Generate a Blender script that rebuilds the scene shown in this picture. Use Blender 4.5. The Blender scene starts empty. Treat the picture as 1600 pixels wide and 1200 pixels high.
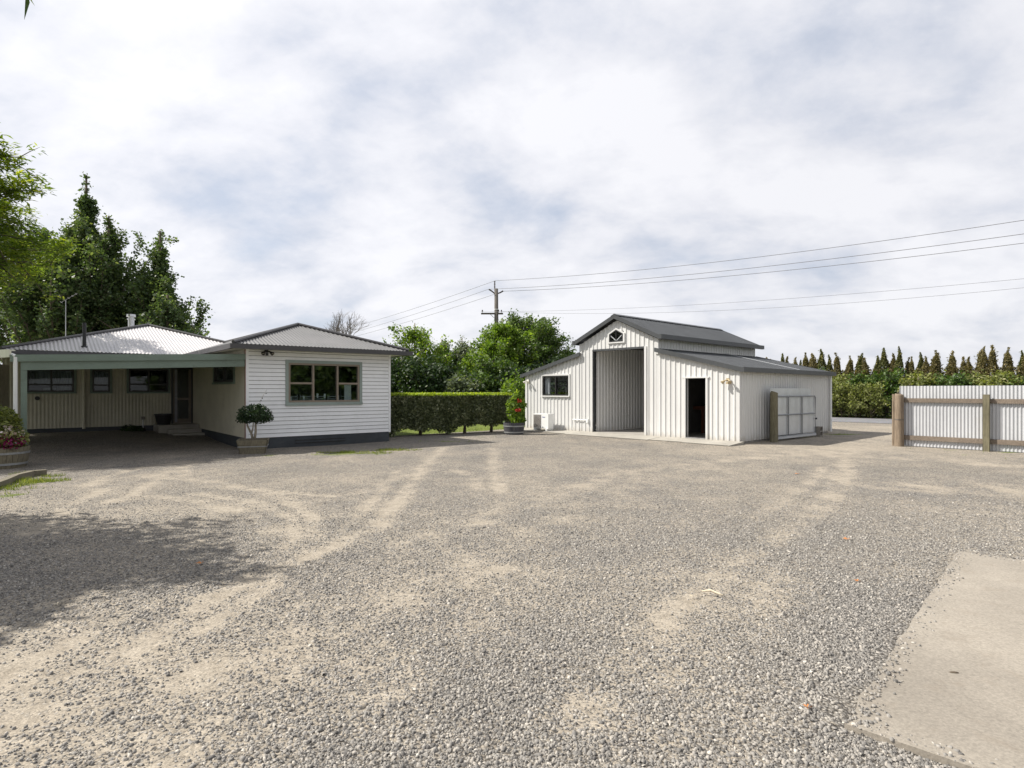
import bpy, math, random
import numpy as np
from mathutils import Vector, Matrix, noise

random.seed(7)
RNG = np.random.default_rng(11)
scene = bpy.context.scene
COL = scene.collection
F, HZ, CH = 930.0, 610.0, 1.65          # focal length (px of a 1600 wide frame), horizon row, eye height


def gp(px, py):
    """ground point seen at a place of the photograph, in metres"""
    Y = F * CH / (py - HZ)
    return ((px - 800.0) / F * Y, Y)


# ------------------------------------------------------------------ mesh collecting
class MB:
    def __init__(s):
        s.v = []; s.f = []

    def quad(s, a, b, c, d):
        n = len(s.v); s.v += [tuple(a), tuple(b), tuple(c), tuple(d)]; s.f.append((n, n + 1, n + 2, n + 3))

    def poly(s, pts):
        n = len(s.v); s.v += [tuple(p) for p in pts]; s.f.append(tuple(range(n, n + len(pts))))

    def box(s, x0, x1, y0, y1, z0, z1):
        s.obox((0, 0, 0), (1, 0, 0), (0, 1, 0), x0, x1, y0, y1, z0, z1)

    def obox(s, o, u, n, u0, u1, n0, n1, z0, z1):
        o = Vector(o); u = Vector(u); n = Vector(n); Z = Vector((0, 0, 1))
        k = len(s.v)
        for zz in (z0, z1):
            for (a, b) in ((u0, n0), (u1, n0), (u1, n1), (u0, n1)):
                s.v.append(tuple(o + u * a + n * b + Z * zz))
        s.f += [(k, k + 3, k + 2, k + 1), (k + 4, k + 5, k + 6, k + 7), (k, k + 1, k + 5, k + 4),
                (k + 1, k + 2, k + 6, k + 5), (k + 2, k + 3, k + 7, k + 6), (k + 3, k, k + 4, k + 7)]

    def prism(s, pts, d):
        """extrude a flat polygon (3-D points) by the vector d"""
        d = Vector(d); n = len(pts); k = len(s.v)
        s.v += [tuple(p) for p in pts] + [tuple(Vector(p) + d) for p in pts]
        s.f.append(tuple(range(k, k + n))); s.f.append(tuple(range(k + 2 * n - 1, k + n - 1, -1)))
        for i in range(n):
            j = (i + 1) % n
            s.f.append((k + i, k + j, k + n + j, k + n + i))

    def bar(s, a, b, w, h):
        """square bar between two points"""
        a = Vector(a); b = Vector(b); d = (b - a).normalized()
        up = Vector((0, 0, 1)) if abs(d.z) < .9 else Vector((1, 0, 0))
        x = d.cross(up).normalized() * (w / 2); y = x.cross(d).normalized() * (h / 2)
        s.prism([a + x + y, a - x + y, a - x - y, a + x - y], b - a)

    def tube(s, pts, r, n=8, caps=True):
        pts = [Vector(p) for p in pts]
        rr = r if isinstance(r, (list, tuple)) else [r] * len(pts)
        k = len(s.v)
        for i, p in enumerate(pts):
            d = (pts[min(i + 1, len(pts) - 1)] - pts[max(i - 1, 0)]).normalized()
            up = Vector((0, 0, 1)) if abs(d.z) < .92 else Vector((1, 0, 0))
            x = d.cross(up).normalized(); y = x.cross(d)
            for j in range(n):
                a = 2 * math.pi * j / n
                s.v.append(tuple(p + (x * math.cos(a) + y * math.sin(a)) * rr[i]))
        for i in range(len(pts) - 1):
            for j in range(n):
                j2 = (j + 1) % n
                s.f.append((k + i * n + j, k + i * n + j2, k + (i + 1) * n + j2, k + (i + 1) * n + j))
        if caps:
            s.f.append(tuple(range(k + n - 1, k - 1, -1)))
            m = k + (len(pts) - 1) * n
            s.f.append(tuple(range(m, m + n)))

    def lathe(s, c, prof, n=24, sx=1, sy=1):
        k = len(s.v)
        for (r, z) in prof:
            for j in range(n):
                a = 2 * math.pi * j / n
                s.v.append((c[0] + r * sx * math.cos(a), c[1] + r * sy * math.sin(a), c[2] + z))
        for i in range(len(prof) - 1):
            for j in range(n):
                j2 = (j + 1) % n
                s.f.append((k + i * n + j, k + i * n + j2, k + (i + 1) * n + j2, k + (i + 1) * n + j))

    def build(s, name, m, parent=None, smooth=False):
        me = bpy.data.meshes.new(name)
        me.from_pydata(s.v, [], s.f)
        me.materials.append(m)
        if smooth:
            me.polygons.foreach_set('use_smooth', [True] * len(me.polygons))
        me.update()
        o = bpy.data.objects.new(name, me)
        COL.objects.link(o)
        if parent: o.parent = parent
        return o


def build_each(mb, name, m, parent=None):
    par = list(range(len(mb.v)))
    def find(i):
        while par[i] != i:
            par[i] = par[par[i]]; i = par[i]
        return i
    for f in mb.f:
        for j in f[1:]: par[find(j)] = find(f[0])
    groups = {}
    for f in mb.f: groups.setdefault(find(f[0]), []).append(f)
    out = []
    for fs in groups.values():
        k = MB(); mp = {}
        for f in fs:
            for j in f:
                if j not in mp: mp[j] = len(k.v); k.v.append(mb.v[j])
            k.f.append(tuple(mp[j] for j in f))
        out.append(k.build(name, m, parent))
    return out


def np_mesh(name, V, nper, m, parent=None, attr=None):
    """V: (N*nper,3) vertices of N polygons"""
    N = len(V) // nper
    me = bpy.data.meshes.new(name)
    me.vertices.add(len(V)); me.vertices.foreach_set('co', np.asarray(V, dtype=np.float32).ravel())
    me.loops.add(N * nper); me.loops.foreach_set('vertex_index', np.arange(N * nper, dtype=np.int32))
    me.polygons.add(N); me.polygons.foreach_set('loop_start', np.arange(0, N * nper, nper, dtype=np.int32))
    me.polygons.foreach_set('loop_total', np.full(N, nper, dtype=np.int32))
    if attr is not None:
        a = me.attributes.new('lc', 'FLOAT', 'POINT'); a.data.foreach_set('value', np.repeat(attr, nper).astype(np.float32))
    me.materials.append(m); me.update(calc_edges=True)
    o = bpy.data.objects.new(name, me); COL.objects.link(o)
    if parent: o.parent = parent
    return o


def empty(name, loc, rz=0, label=None, cat=None, group=None):
    o = bpy.data.objects.new(name, None); COL.objects.link(o)
    o.location = loc; o.rotation_euler = (0, 0, rz); o.empty_display_size = .2
    if label: tag(o, label, cat, group)
    return o


def tag(o, label=None, cat=None, group=None, kind=None):
    if label: o['label'] = label
    if cat: o['category'] = cat
    if group: o['group'] = group
    if kind: o['kind'] = kind
    return o


def dup(root, loc, rz=None, label=None, sc=None):
    r = root.copy(); COL.objects.link(r); r.location = loc
    if rz is not None: r.rotation_euler = (0, 0, rz)
    if sc: r.scale = sc
    if label: r['label'] = label
    for ch in list(root.children):
        c = ch.copy(); COL.objects.link(c); c.parent = r
        for g in list(ch.children):
            d = g.copy(); COL.objects.link(d); d.parent = c
    return r


# ------------------------------------------------------------------ materials
def mat(name):
    m = bpy.data.materials.new(name); m.use_nodes = True
    return m, m.node_tree, m.node_tree.nodes['Principled BSDF']


def N(nt, t, **kw):
    n = nt.nodes.new(t)
    for k, v in kw.items():
        if k.startswith('i_'):
            n.inputs[k[2:].replace('_', ' ')].default_value = v
        else:
            setattr(n, k, v)
    return n


def ramp(nt, fac, stops):
    r = nt.nodes.new('ShaderNodeValToRGB')
    el = r.color_ramp.elements
    while len(el) < len(stops): el.new(.5)
    for e, (p, c) in zip(el, stops):
        e.position = p; e.color = (*c, 1) if len(c) == 3 else c
    nt.links.new(fac, r.inputs[0])
    return r


def mix(nt, fac, a, b, mode='MIX'):
    m = nt.nodes.new('ShaderNodeMix'); m.data_type = 'RGBA'; m.blend_type = mode; m.clamp_result = False
    for sock, val in ((m.inputs[0], fac), (m.inputs[6], a), (m.inputs[7], b)):
        if isinstance(val, (int, float)): sock.default_value = val
        elif isinstance(val, tuple): sock.default_value = (*val, 1) if len(val) == 3 else val
        else: nt.links.new(val, sock)
    return m.outputs[2]


def mth(nt, op, a, b=None, c=None, clamp=False):
    m = nt.nodes.new('ShaderNodeMath'); m.operation = op; m.use_clamp = clamp
    for i, val in enumerate((a, b, c)):
        if val is None: continue
        if isinstance(val, (int, float)): m.inputs[i].default_value = val
        else: nt.links.new(val, m.inputs[i])
    return m.outputs[0]


def tex_noise(nt, vec, scale, detail=4, rough=.55, dist=0):
    n = N(nt, 'ShaderNodeTexNoise'); n.inputs['Scale'].default_value = scale
    n.inputs['Detail'].default_value = detail; n.inputs['Roughness'].default_value = rough
    n.inputs['Distortion'].default_value = dist
    if vec is not None: nt.links.new(vec, n.inputs['Vector'])
    return n.outputs['Fac']


def objcoord(nt, scale=None):
    tc = N(nt, 'ShaderNodeTexCoord')
    if scale is None: return tc.outputs['Object']
    mp = N(nt, 'ShaderNodeMapping'); mp.inputs['Scale'].default_value = scale
    nt.links.new(tc.outputs['Object'], mp.inputs['Vector'])
    return mp.outputs['Vector']


def plain(name, c, rough=.5, var=.12, nscale=3.0, metal=0, stain=None, stretch=(1, 1, 1), bump=0, bscale=40, spec=.5):
    """painted / natural surface: base colour with large soft variation, optional stains and fine bump"""
    m, nt, b = mat(name)
    v = objcoord(nt, stretch)
    n1 = tex_noise(nt, v, nscale, 5, .6)
    n2 = tex_noise(nt, v, nscale * 9, 4, .6)
    f = mth(nt, 'ADD', mth(nt, 'MULTIPLY', n1, .7), mth(nt, 'MULTIPLY', n2, .3))
    lo = tuple(x * (1 - var * 1.6) for x in c); hi = tuple(min(1, x * (1 + var)) for x in c)
    r = ramp(nt, f, [(.32, lo), (.65, hi)])
    col = r.outputs[0]
    if stain:
        ns = tex_noise(nt, v, nscale * 1.7, 6, .7, .6)
        st = ramp(nt, ns, [(.55, (0, 0, 0)), (.78, (1, 1, 1))])
        col = mix(nt, mth(nt, 'MULTIPLY', st.outputs[0], stain[1]), col, stain[0])
    nt.links.new(col, b.inputs['Base Color'])
    b.inputs['Roughness'].default_value = rough
    b.inputs['Metallic'].default_value = metal
    b.inputs['Specular IOR Level'].default_value = spec
    if bump:
        bm = N(nt, 'ShaderNodeBump'); bm.inputs['Strength'].default_value = bump; bm.inputs['Distance'].default_value = .01
        nt.links.new(tex_noise(nt, v, bscale, 5, .7), bm.inputs['Height'])
        nt.links.new(bm.outputs[0], b.inputs['Normal'])
    return m


def wood(name, c1, c2, axis='z', rough=.85):
    m, nt, b = mat(name)
    s = {'z': (14, 14, 1.2), 'x': (1.2, 14, 14), 'y': (14, 1.2, 14)}[axis]
    v = objcoord(nt, s)
    n1 = tex_noise(nt, v, 2.2, 6, .65, .8)
    n2 = tex_noise(nt, objcoord(nt), 1.3, 4, .6)
    r = ramp(nt, mth(nt, 'ADD', mth(nt, 'MULTIPLY', n1, .65), mth(nt, 'MULTIPLY', n2, .35)), [(.34, c1), (.62, c2)])
    nt.links.new(r.outputs[0], b.inputs['Base Color'])
    b.inputs['Roughness'].default_value = rough
    bm = N(nt, 'ShaderNodeBump'); bm.inputs['Strength'].default_value = .4; bm.inputs['Distance'].default_value = .01
    nt.links.new(n1, bm.inputs['Height']); nt.links.new(bm.outputs[0], b.inputs['Normal'])
    return m


def leafmat(name, c1, c2, c3=None, trans=.35, rough=.55, patch=.8):
    """leaves: c1 dark .. c2 light, per-leaf scatter and slow patches; light passes through"""
    m, nt, b = mat(name)
    at = N(nt, 'ShaderNodeAttribute', attribute_name='lc')
    n = tex_noise(nt, objcoord(nt), patch, 3, .5)
    f = mth(nt, 'ADD', mth(nt, 'MULTIPLY', at.outputs['Fac'], .6), mth(nt, 'MULTIPLY', n, .55))
    stops = [(.2, c1), (.75, c2)] + ([(.93, c3)] if c3 else [])
    r = ramp(nt, f, stops)
    nt.links.new(r.outputs[0], b.inputs['Base Color'])
    b.inputs['Roughness'].default_value = rough
    b.inputs['Specular IOR Level'].default_value = .35
    tr = N(nt, 'ShaderNodeBsdfTranslucent')
    nt.links.new(mix(nt, 1.0, r.outputs[0], (1.25, 1.3, .55), 'MULTIPLY'), tr.inputs['Color'])
    ms = N(nt, 'ShaderNodeMixShader'); ms.inputs[0].default_value = trans
    nt.links.new(b.outputs[0], ms.inputs[1]); nt.links.new(tr.outputs[0], ms.inputs[2])
    nt.links.new(ms.outputs[0], nt.nodes['Material Output'].inputs['Surface'])
    return m


def glassmat(name, tint=(.8, .85, .85), refl=1.0):
    """window pane: thin glass, mostly clear, mirror at a slant"""
    m, nt, b = mat(name)
    nt.nodes.remove(b)
    gl = N(nt, 'ShaderNodeBsdfGlossy'); gl.inputs['Roughness'].default_value = .02
    gl.inputs['Color'].default_value = (refl, refl, refl, 1)
    tp = N(nt, 'ShaderNodeBsdfTransparent'); tp.inputs['Color'].default_value = (*tint, 1)
    lw = N(nt, 'ShaderNodeLayerWeight'); lw.inputs['Blend'].default_value = .5
    fr = mth(nt, 'MULTIPLY_ADD', mth(nt, 'POWER', lw.outputs['Facing'], 5.0), .9, .055)
    ms = N(nt, 'ShaderNodeMixShader')
    nt.links.new(fr, ms.inputs[0]); nt.links.new(tp.outputs[0], ms.inputs[1]); nt.links.new(gl.outputs[0], ms.inputs[2])
    nt.links.new(ms.outputs[0], nt.nodes['Material Output'].inputs['Surface'])
    return m


M = {}
M['board'] = plain('white_weatherboard', (.80, .81, .82), .45, .05, 1.2, stain=((.5, .5, .46), .22))
M['clad'] = plain('cream_house_cladding', (.50, .47, .37), .5, .08, 1.5, stain=((.22, .2, .15), .25))
M['barnwall'] = plain('off_white_coated_steel', (.60, .60, .59), .36, .05, .9, stain=((.47, .45, .41), .30), stretch=(1, 1, .35))
M['charcoal'] = plain('charcoal_coated_steel', (.052, .056, .060), .45, .15, 1.5)
M['gutter'] = plain('dark_gutter_steel', (.06, .058, .06), .4, .15, 2)
M['base'] = plain('dark_painted_base', (.035, .042, .05), .55, .2, 2, stain=((.12, .11, .1), .3))
M['green'] = plain('sage_green_paint', (.155, .205, .168), .5, .1, 1.4, stain=((.07, .08, .06), .45), stretch=(1, 1, 2))
M['green_dark'] = plain('dark_green_paint', (.05, .1, .07), .5, .1, 2)
M['trim'] = plain('pale_green_trim_paint', (.25, .30, .275), .5, .08, 2)
M['bronze'] = plain('bronze_window_aluminium', (.22, .18, .14), .4, .1, 3)
M['sashdark'] = plain('dark_sash_aluminium', (.02, .02, .02), .4, .1, 3)
M['roof'] = plain('weathered_galvanised_roof', (.135, .134, .133), .42, .16, .8, stain=((.22, .21, .2), .6))
M['roof_white'] = plain('pale_roof_paint', (.50, .485, .49), .4, .06, .8, stain=((.36, .36, .35), .35))
M['zinc'] = plain('galvanised_sheet', (.56, .58, .60), .34, .08, 1.5, metal=.35, stain=((.42, .42, .4), .4))
M['zincwall'] = plain('pale_galvanised_sheet', (.50, .51, .53), .36, .06, 1.5, metal=.15, stain=((.48, .46, .42), .35))
M['steel'] = plain('bright_steel', (.55, .55, .56), .28, .1, 4, metal=.8)
M['pipe'] = plain('white_plastic', (.76, .77, .76), .35, .04, 4, stain=((.55, .52, .45), .3))
M['black'] = plain('black_plastic', (.015, .015, .016), .45, .2, 4)
M['concrete'] = plain('pale_concrete', (.34, .32, .28), .9, .14, 1.6, stain=((.25, .22, .17), .5), bump=.5, bscale=70)
M['block'] = plain('grey_concrete_block', (.25, .23, .2), .95, .2, 9, bump=.8, bscale=60)
M['post'] = wood('weathered_round_timber', (.12, .09, .062), (.27, .21, .15), 'z')
M['postgreen'] = wood('mossy_treated_timber', (.09, .082, .05), (.20, .18, .115), 'z')
M['rail'] = wood('weathered_timber_rail', (.10, .08, .062), (.23, .185, .145), 'y')
M['barrel'] = wood('barrel_stave_oak', (.10, .088, .062), (.22, .195, .135), 'z')
M['barrel_dark'] = wood('dark_barrel_stave', (.03, .03, .035), (.08, .08, .09), 'z')
M['hoop'] = plain('dull_barrel_hoop', (.30, .31, .31), .5, .15, 6, metal=.5, stain=((.2, .12, .07), .4))
M['bark'] = wood('tree_bark', (.05, .04, .028), (.15, .12, .085), 'z', .95)
M['bark_pale'] = wood('pale_tree_bark', (.16, .14, .10), (.34, .30, .24), 'z', .95)
M['polewood'] = wood('power_pole_timber', (.055, .05, .043), (.14, .125, .11), 'z', .95)
M['wire'] = plain('power_line_wire', (.16, .16, .17), .6, .1, 3)
M['ins'] = plain('brown_insulator', (.07, .05, .045), .3, .1, 5)
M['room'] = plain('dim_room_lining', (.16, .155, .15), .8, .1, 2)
M['curtain'] = plain('white_net_curtain', (.62, .62, .66), .9, .1, 9, stretch=(3, 3, .3))
M['redwood'] = wood('red_brown_bench_timber', (.10, .035, .02), (.20, .07, .04), 'x')
M['shopfloor'] = plain('smooth_concrete_floor', (.34, .32, .29), .7, .12, 1.5)
M['soil'] = plain('dark_soil', (.045, .035, .025), .95, .3, 9, bump=1, bscale=40)
M['glass'] = glassmat('window_glass')
M['glass3'] = glassmat('shaded_window_glass', (.7, .74, .74), .4)
M['glass2'] = glassmat('barn_window_glass', (.93, .95, .95), .6)
M['lampglass'] = plain('lamp_lens', (.55, .50, .38), .2, .2, 9)
M['lampwhite'] = plain('white_lamp_body', (.7, .68, .6), .4, .1, 9)
M['flash'] = plain('cream_fascia_paint', (.62, .62, .50), .5, .1, 2)
M['kerb'] = plain('mossy_kerb', (.17, .15, .11), .95, .2, 5, stain=((.08, .10, .04), .6), bump=.8, bscale=40)
M['deadleaf'] = plain('dry_orange_leaf', (.42, .17, .05), .8, .3, 30)
M['paleleaf'] = plain('dry_pale_leaf', (.55, .48, .36), .8, .2, 30)

_nt = M['barnwall'].node_tree; _b = _nt.nodes['Principled BSDF']; _lk = _b.inputs['Base Color'].links[0]; _src = _lk.from_socket
_tc = N(_nt, 'ShaderNodeTexCoord'); _sx = N(_nt, 'ShaderNodeSeparateXYZ'); _nt.links.new(_tc.outputs['Object'], _sx.inputs[0])
_dn = tex_noise(_nt, objcoord(_nt, (4, 4, 1.2)), 2.5, 6, .7)
_f = mth(_nt, 'SUBTRACT', mth(_nt, 'MULTIPLY', _dn, 1.1), mth(_nt, 'ADD', mth(_nt, 'MULTIPLY', _sx.outputs[2], 1.5), .15), clamp=True)
_nt.links.new(mix(_nt, mth(_nt, 'MULTIPLY', _f, 1.4, clamp=True), _src, (.33, .28, .21)), _b.inputs['Base Color'])

# ------------------------------------------------------------------ frames of the two buildings
SB = Vector((.733, .68)); SB.normalize(); FB = Vector((-SB.y, SB.x))
C1 = Vector((6.97, 18.27)); RB = math.atan2(SB.y, SB.x)
SH = Vector((.775, .632)); SH.normalize(); LH = Vector((-SH.y, SH.x))
H1 = Vector((-7.36, 16.5)); RH = math.atan2(SH.y, SH.x)


def hl(x, y):      # world -> house local
    d = Vector((x, y)) - H1
    return d.dot(SH), d.dot(LH)


def hw(x, y, z=0):
    p = H1 + SH * x + LH * y
    return Vector((p.x, p.y, z))


def bl(x, y):
    d = Vector((x, y)) - C1
    return d.dot(SB), d.dot(FB)


def bw(x, y, z=0):
    p = C1 + SB * x + FB * y
    return Vector((p.x, p.y, z))


def sstep(a, b, x):
    t = max(0.0, min(1.0, (x - a) / (b - a)))
    return t * t * (3 - 2 * t)


# ------------------------------------------------------------------ ground
# wheel tracks worn through the gravel: (points, width m, strength)
TRK = [
    ([(-60, 1190), (100, 1075), (230, 995), (330, 935), (470, 872), (590, 822), (625, 780), (650, 745), (672, 715), (690, 700)], .17, 1.0),
    ([(-60, 1300), (150, 1180), (330, 1060), (470, 985), (640, 905), (790, 845), (900, 800), (1010, 750), (1120, 716), (1290, 700)], .4, .45),
    ([(230, 745), (330, 752), (430, 772), (485, 805), (492, 838), (455, 880), (400, 925), (300, 990)], .12, 1.0),
    ([(90, 800), (170, 760), (260, 738), (290, 726), (285, 745), (320, 760), (390, 765), (520, 775)], .11, .95),
    ([(40, 835), (100, 800), (200, 775), (250, 745), (262, 730)], .12, .9),
    ([(768, 700), (772, 730), (780, 770)], .15, .7),
    ([(1325, 702), (1320, 728), (1300, 770), (1255, 812), (1180, 860), (1050, 960), (900, 1120)], .2, .7),
    ([(1390, 760), (1480, 764), (1600, 768), (1700, 775)], .5, .8),
    ([(1300, 712), (1380, 714), (1500, 722), (1620, 730)], .5, .7),
    ([(640, 850), (760, 805), (860, 775), (960, 742), (1100, 722), (1300, 706)], .35, .55),
    ([(500, 1200), (560, 1100), (640, 1010), (700, 930), (800, 880)], .4, .35),
    ([(0, 1132), (130, 1062), (260, 985), (360, 925), (480, 862)], .07, .9),
    ([(0, 1110), (130, 1040), (255, 968), (350, 912)], .06, .8),
    ([(-40, 1075), (120, 1000), (240, 940), (330, 893)], .08, .7),
    ([(60, 1200), (200, 1110), (330, 1030), (470, 945)], .10, .6),
    ([(250, 1200), (380, 1100), (520, 1000), (650, 920)], .12, .45),
    ([(120, 765), (165, 745), (230, 728), (300, 722)], .14, .8),
    ([(150, 790), (230, 775), (300, 780), (380, 800), (420, 830)], .16, .7),
    ([(300, 770), (400, 785), (455, 810), (465, 840), (430, 880)], .12, .8),
    ([(530, 830), (565, 800), (600, 765), (620, 735)], .10, .7),
    ([(560, 770), (640, 740), (700, 730), (740, 745), (745, 765)], .14, .6),
    ([(1330, 735), (1318, 765), (1290, 795), (1240, 830)], .12, .7),
    ([(1285, 730), (1270, 750), (1230, 780), (1170, 810)], .14, .6),
    ([(1180, 880), (1150, 950), (1080, 1050), (1040, 1200)], .45, .45),
]
TRKG = []
for pts, w, st in TRK:
    P = np.array([gp(*p) for p in pts]); TRKG.append((P[:-1], P[1:], w, st))


def track_mask(X, Y):
    out = np.zeros(X.shape)
    for A, B, w, st in TRKG:
        dmin = np.full(X.shape, 1e9)
        for a, b in zip(A, B):
            d = b - a; L = d.dot(d) + 1e-9
            t = np.clip(((X - a[0]) * d[0] + (Y - a[1]) * d[1]) / L, 0, 1)
            dmin = np.minimum(dmin, np.hypot(X - a[0] - t * d[0], Y - a[1] - t * d[1]))
        out = np.maximum(out, .74 * st * np.exp(-(dmin / w) ** 2.6 * 1.1))
    return out


def fbm(x, y, s, o=4, seed=0):
    return noise.fractal(Vector((x * s + seed, y * s - seed, seed * 1.7)), .9, 2.0, o)


def gh(x, y):
    """ground height"""
    hx, hy = hl(x, y)
    z = 0.0
    if -9 < hx < .3 and hy > 0:
        z += .29 * sstep(1.5, 6.6, hy) * (1 - .45 * sstep(-2.5, 0, hx)) * sstep(-9, -7, hx)
    z += .012 * noise.noise(Vector((x * .8, y * .8, 3))) * sstep(60, 10, abs(y))
    bx, by = bl(x, y)
    if -3 < bx < 9 and -3 < by < 11:      # level ground round the shed
        pass
    return z


def lines(segs):
    out = []
    for a, b, s in segs:
        out += list(np.arange(a, b, s))
    return np.array(out)


xl = lines([(-400, -60, 20), (-60, -24, 3), (-24, -14, .4), (-14, 14, .09), (14, 24, .4), (24, 60, 3), (60, 401, 20)])
yl = lines([(-60, -2, 5), (-2, 2, .4), (2, 9, .06), (9, 17, .09), (17, 26, .15), (26, 50, 1), (50, 120, 5), (120, 601, 20)])
GX, GY = np.meshgrid(xl, yl)
TM = track_mask(GX, GY)
ny, nx = GX.shape
GZ = np.zeros(GX.shape); SAND = np.zeros(GX.shape); GR = np.zeros(GX.shape)
near = (np.abs(GX) < 30) & (GY > -3) & (GY < 60)
HEDGE_A = Vector((-4.7, 20.6)); HEDGE_B = Vector((.1, 23.7))
hd = (HEDGE_B - HEDGE_A).normalized(); hn = Vector((-hd.y, hd.x))


def sand_at(x, y, tm):
    n1 = fbm(x, y, .55, 4, 5.3); n2 = fbm(x, y, 2.4, 4, 9.1)
    base = .50 + .20 * n1 + .18 * n2
    # fresh loose metal next to the slab, bare packed sand towards the gateway and the lower left
    base += .30 * sstep(13, 17, y) * sstep(2, 8, x)
    base += .26 * math.exp(-((x + 2.6) ** 2) / 2.2 - ((y - 3.0) ** 2) / 2.0)
    base += .12 * sstep(-1.5, -5, x) * sstep(13, 6, y)
    base -= .34 * math.exp(-((x - 2.8) ** 2) / 1.1 - ((y - 3.7) ** 2) / 5.0)
    base -= .25 * math.exp(-((x - .6) ** 2) / 1.6 - ((y - 3.0) ** 2) / 1.0)
    return max(0.0, min(1.0, max(base, 0) * (1 - tm) + tm * (1.0 + .6 * n2)))


def grass_at(x, y):
    """0..1 how grassy"""
    hx, hy = hl(x, y); bx, by = bl(x, y)
    n = fbm(x, y, 1.3, 4, 2.2)
    g = 0.0
    d = (Vector((x, y)) - HEDGE_A).dot(hn); t = (Vector((x, y)) - HEDGE_A).dot(hd)
    if t > -3 and d > .25 and by > 10.0: g = max(g, sstep(.2, .6, d + .3 * n))     # lawn beyond the hedge
    if bx > 22.2: g = max(g, sstep(22.2, 22.8, bx + .5 * n))                        # verge beyond the road
    if hx < -8.5 and hy > -6: g = max(g, .8)
    # weeds: strip before the house front, by the fence foot, by the kerb, by the shed's rear corner
    def strip(px, py, rx, ry, k=1.0):
        a, b = gp(px, py)
        return k * math.exp(-((x - a) / rx) ** 2 - ((y - b) / ry) ** 2)
    w = 0
    for s in ((560, 708, .9, .45, .9), (520, 711, .8, .3, .8), (610, 703, .9, .4, .7), (420, 712, .3, .2, .5), (480, 710, .3, .2, .45), (690, 690, 1.4, .35, .6),
              (1575, 707, .6, .12, 1), (1420, 702, .2, .1, .8), (1508, 711, .2, .12, .7),
              (1320, 679, .9, .35, .9), (1575, 718, .15, .1, .6),
              (1240, 683, 1.6, .10, .9), (1180, 693, .5, .08, .8), (905, 676, .3, .05, .5), (860, 674, .3, .05, .5), (1480, 703, .5, .08, .8), (750, 683, .8, .2, .6), (350, 720, .4, .2, .4), (40, 762, .45, .35, 1.2), (65, 752, .5, .25, 1.0), (20, 775, .3, .25, 1.0), (85, 745, .3, .2, .8), (45, 740, .5, .25, .8), (10, 752, .4, .3, .6)):
        w = max(w, strip(*s))
    g = max(g, w * (0.75 + 1.1 * n))
    return max(0.0, min(1.0, g))


zf = GZ.ravel(); sf = SAND.ravel(); gf = GR.ravel(); xf = GX.ravel(); yf = GY.ravel(); tf = TM.ravel(); nf = near.ravel()
for i in range(len(xf)):
    x = float(xf[i]); y = float(yf[i])
    if nf[i]:
        zf[i] = gh(x, y) - .012 * tf[i]
        sf[i] = sand_at(x, y, float(tf[i])) if y < 28 else .6
        gf[i] = grass_at(x, y)
    else:
        gf[i] = 1.0 if (y > 45 or y < -6 or abs(x) > 30) else 0.0
me = bpy.data.meshes.new('gravel_yard')
V = np.stack([xf, yf, zf], 1)
me.vertices.add(len(V)); me.vertices.foreach_set('co', V.astype(np.float32).ravel())
idx = np.arange(ny * nx).reshape(ny, nx)
Q = np.stack([idx[:-1, :-1], idx[:-1, 1:], idx[1:, 1:], idx[1:, :-1]], -1).reshape(-1, 4)
me.loops.add(Q.size); me.loops.foreach_set('vertex_index', Q.astype(np.int32).ravel())
me.polygons.add(len(Q)); me.polygons.foreach_set('loop_start', np.arange(0, Q.size, 4, dtype=np.int32))
me.polygons.foreach_set('loop_total', np.full(len(Q), 4, dtype=np.int32))
me.polygons.foreach_set('use_smooth', np.ones(len(Q), dtype=bool))
for nm, arr in (('sand', sf), ('grass', gf)):
    a = me.attributes.new(nm, 'FLOAT', 'POINT'); a.data.foreach_set('value', arr.astype(np.float32))
me.update(calc_edges=True)

m, nt, b = mat('gravel_and_sand')
pos = objcoord(nt)
vo = N(nt, 'ShaderNodeTexVoronoi'); vo.inputs['Scale'].default_value = 62; nt.links.new(pos, vo.inputs['Vector'])
vo2 = N(nt, 'ShaderNodeTexVoronoi'); vo2.inputs['Scale'].default_value = 120; nt.links.new(pos, vo2.inputs['Vector'])
sep = N(nt, 'ShaderNodeSeparateColor'); nt.links.new(vo.outputs['Color'], sep.inputs[0])
sep2 = N(nt, 'ShaderNodeSeparateColor'); nt.links.new(vo2.outputs['Color'], sep2.inputs[0])
stone = ramp(nt, sep.outputs[0], [(0, (.095, .09, .085)), (.3, (.205, .195, .18)), (.75, (.325, .31, .282)), (1, (.48, .455, .41))])
crev = ramp(nt, vo.outputs['Distance'], [(.25, (1, 1, 1)), (.75, (.38, .36, .34))])
stone_c = mix(nt, 1.0, stone.outputs[0], crev.outputs[0], 'MULTIPLY')
nbig = tex_noise(nt, pos, .35, 5, .6)
stone_c = mix(nt, 1.0, stone_c, ramp(nt, nbig, [(.3, (.86, .87, .9)), (.7, (1.1, 1.08, 1.04))]).outputs[0], 'MULTIPLY')
nmid = tex_noise(nt, pos, 7, 6, .7)
sandc = ramp(nt, nmid, [(.3, (.265, .23, .182)), (.7, (.40, .355, .29))])
gritc = ramp(nt, sep2.outputs[0], [(0, (.72, .72, .72)), (.7, (1.0, 1.0, 1.0)), (1, (1.2, 1.2, 1.2))])
sandc = mix(nt, 1.0, sandc.outputs[0], gritc.outputs[0], 'MULTIPLY')
at = N(nt, 'ShaderNodeAttribute', attribute_name='sand')
nfine = tex_noise(nt, pos, 16, 5, .75)
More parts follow.
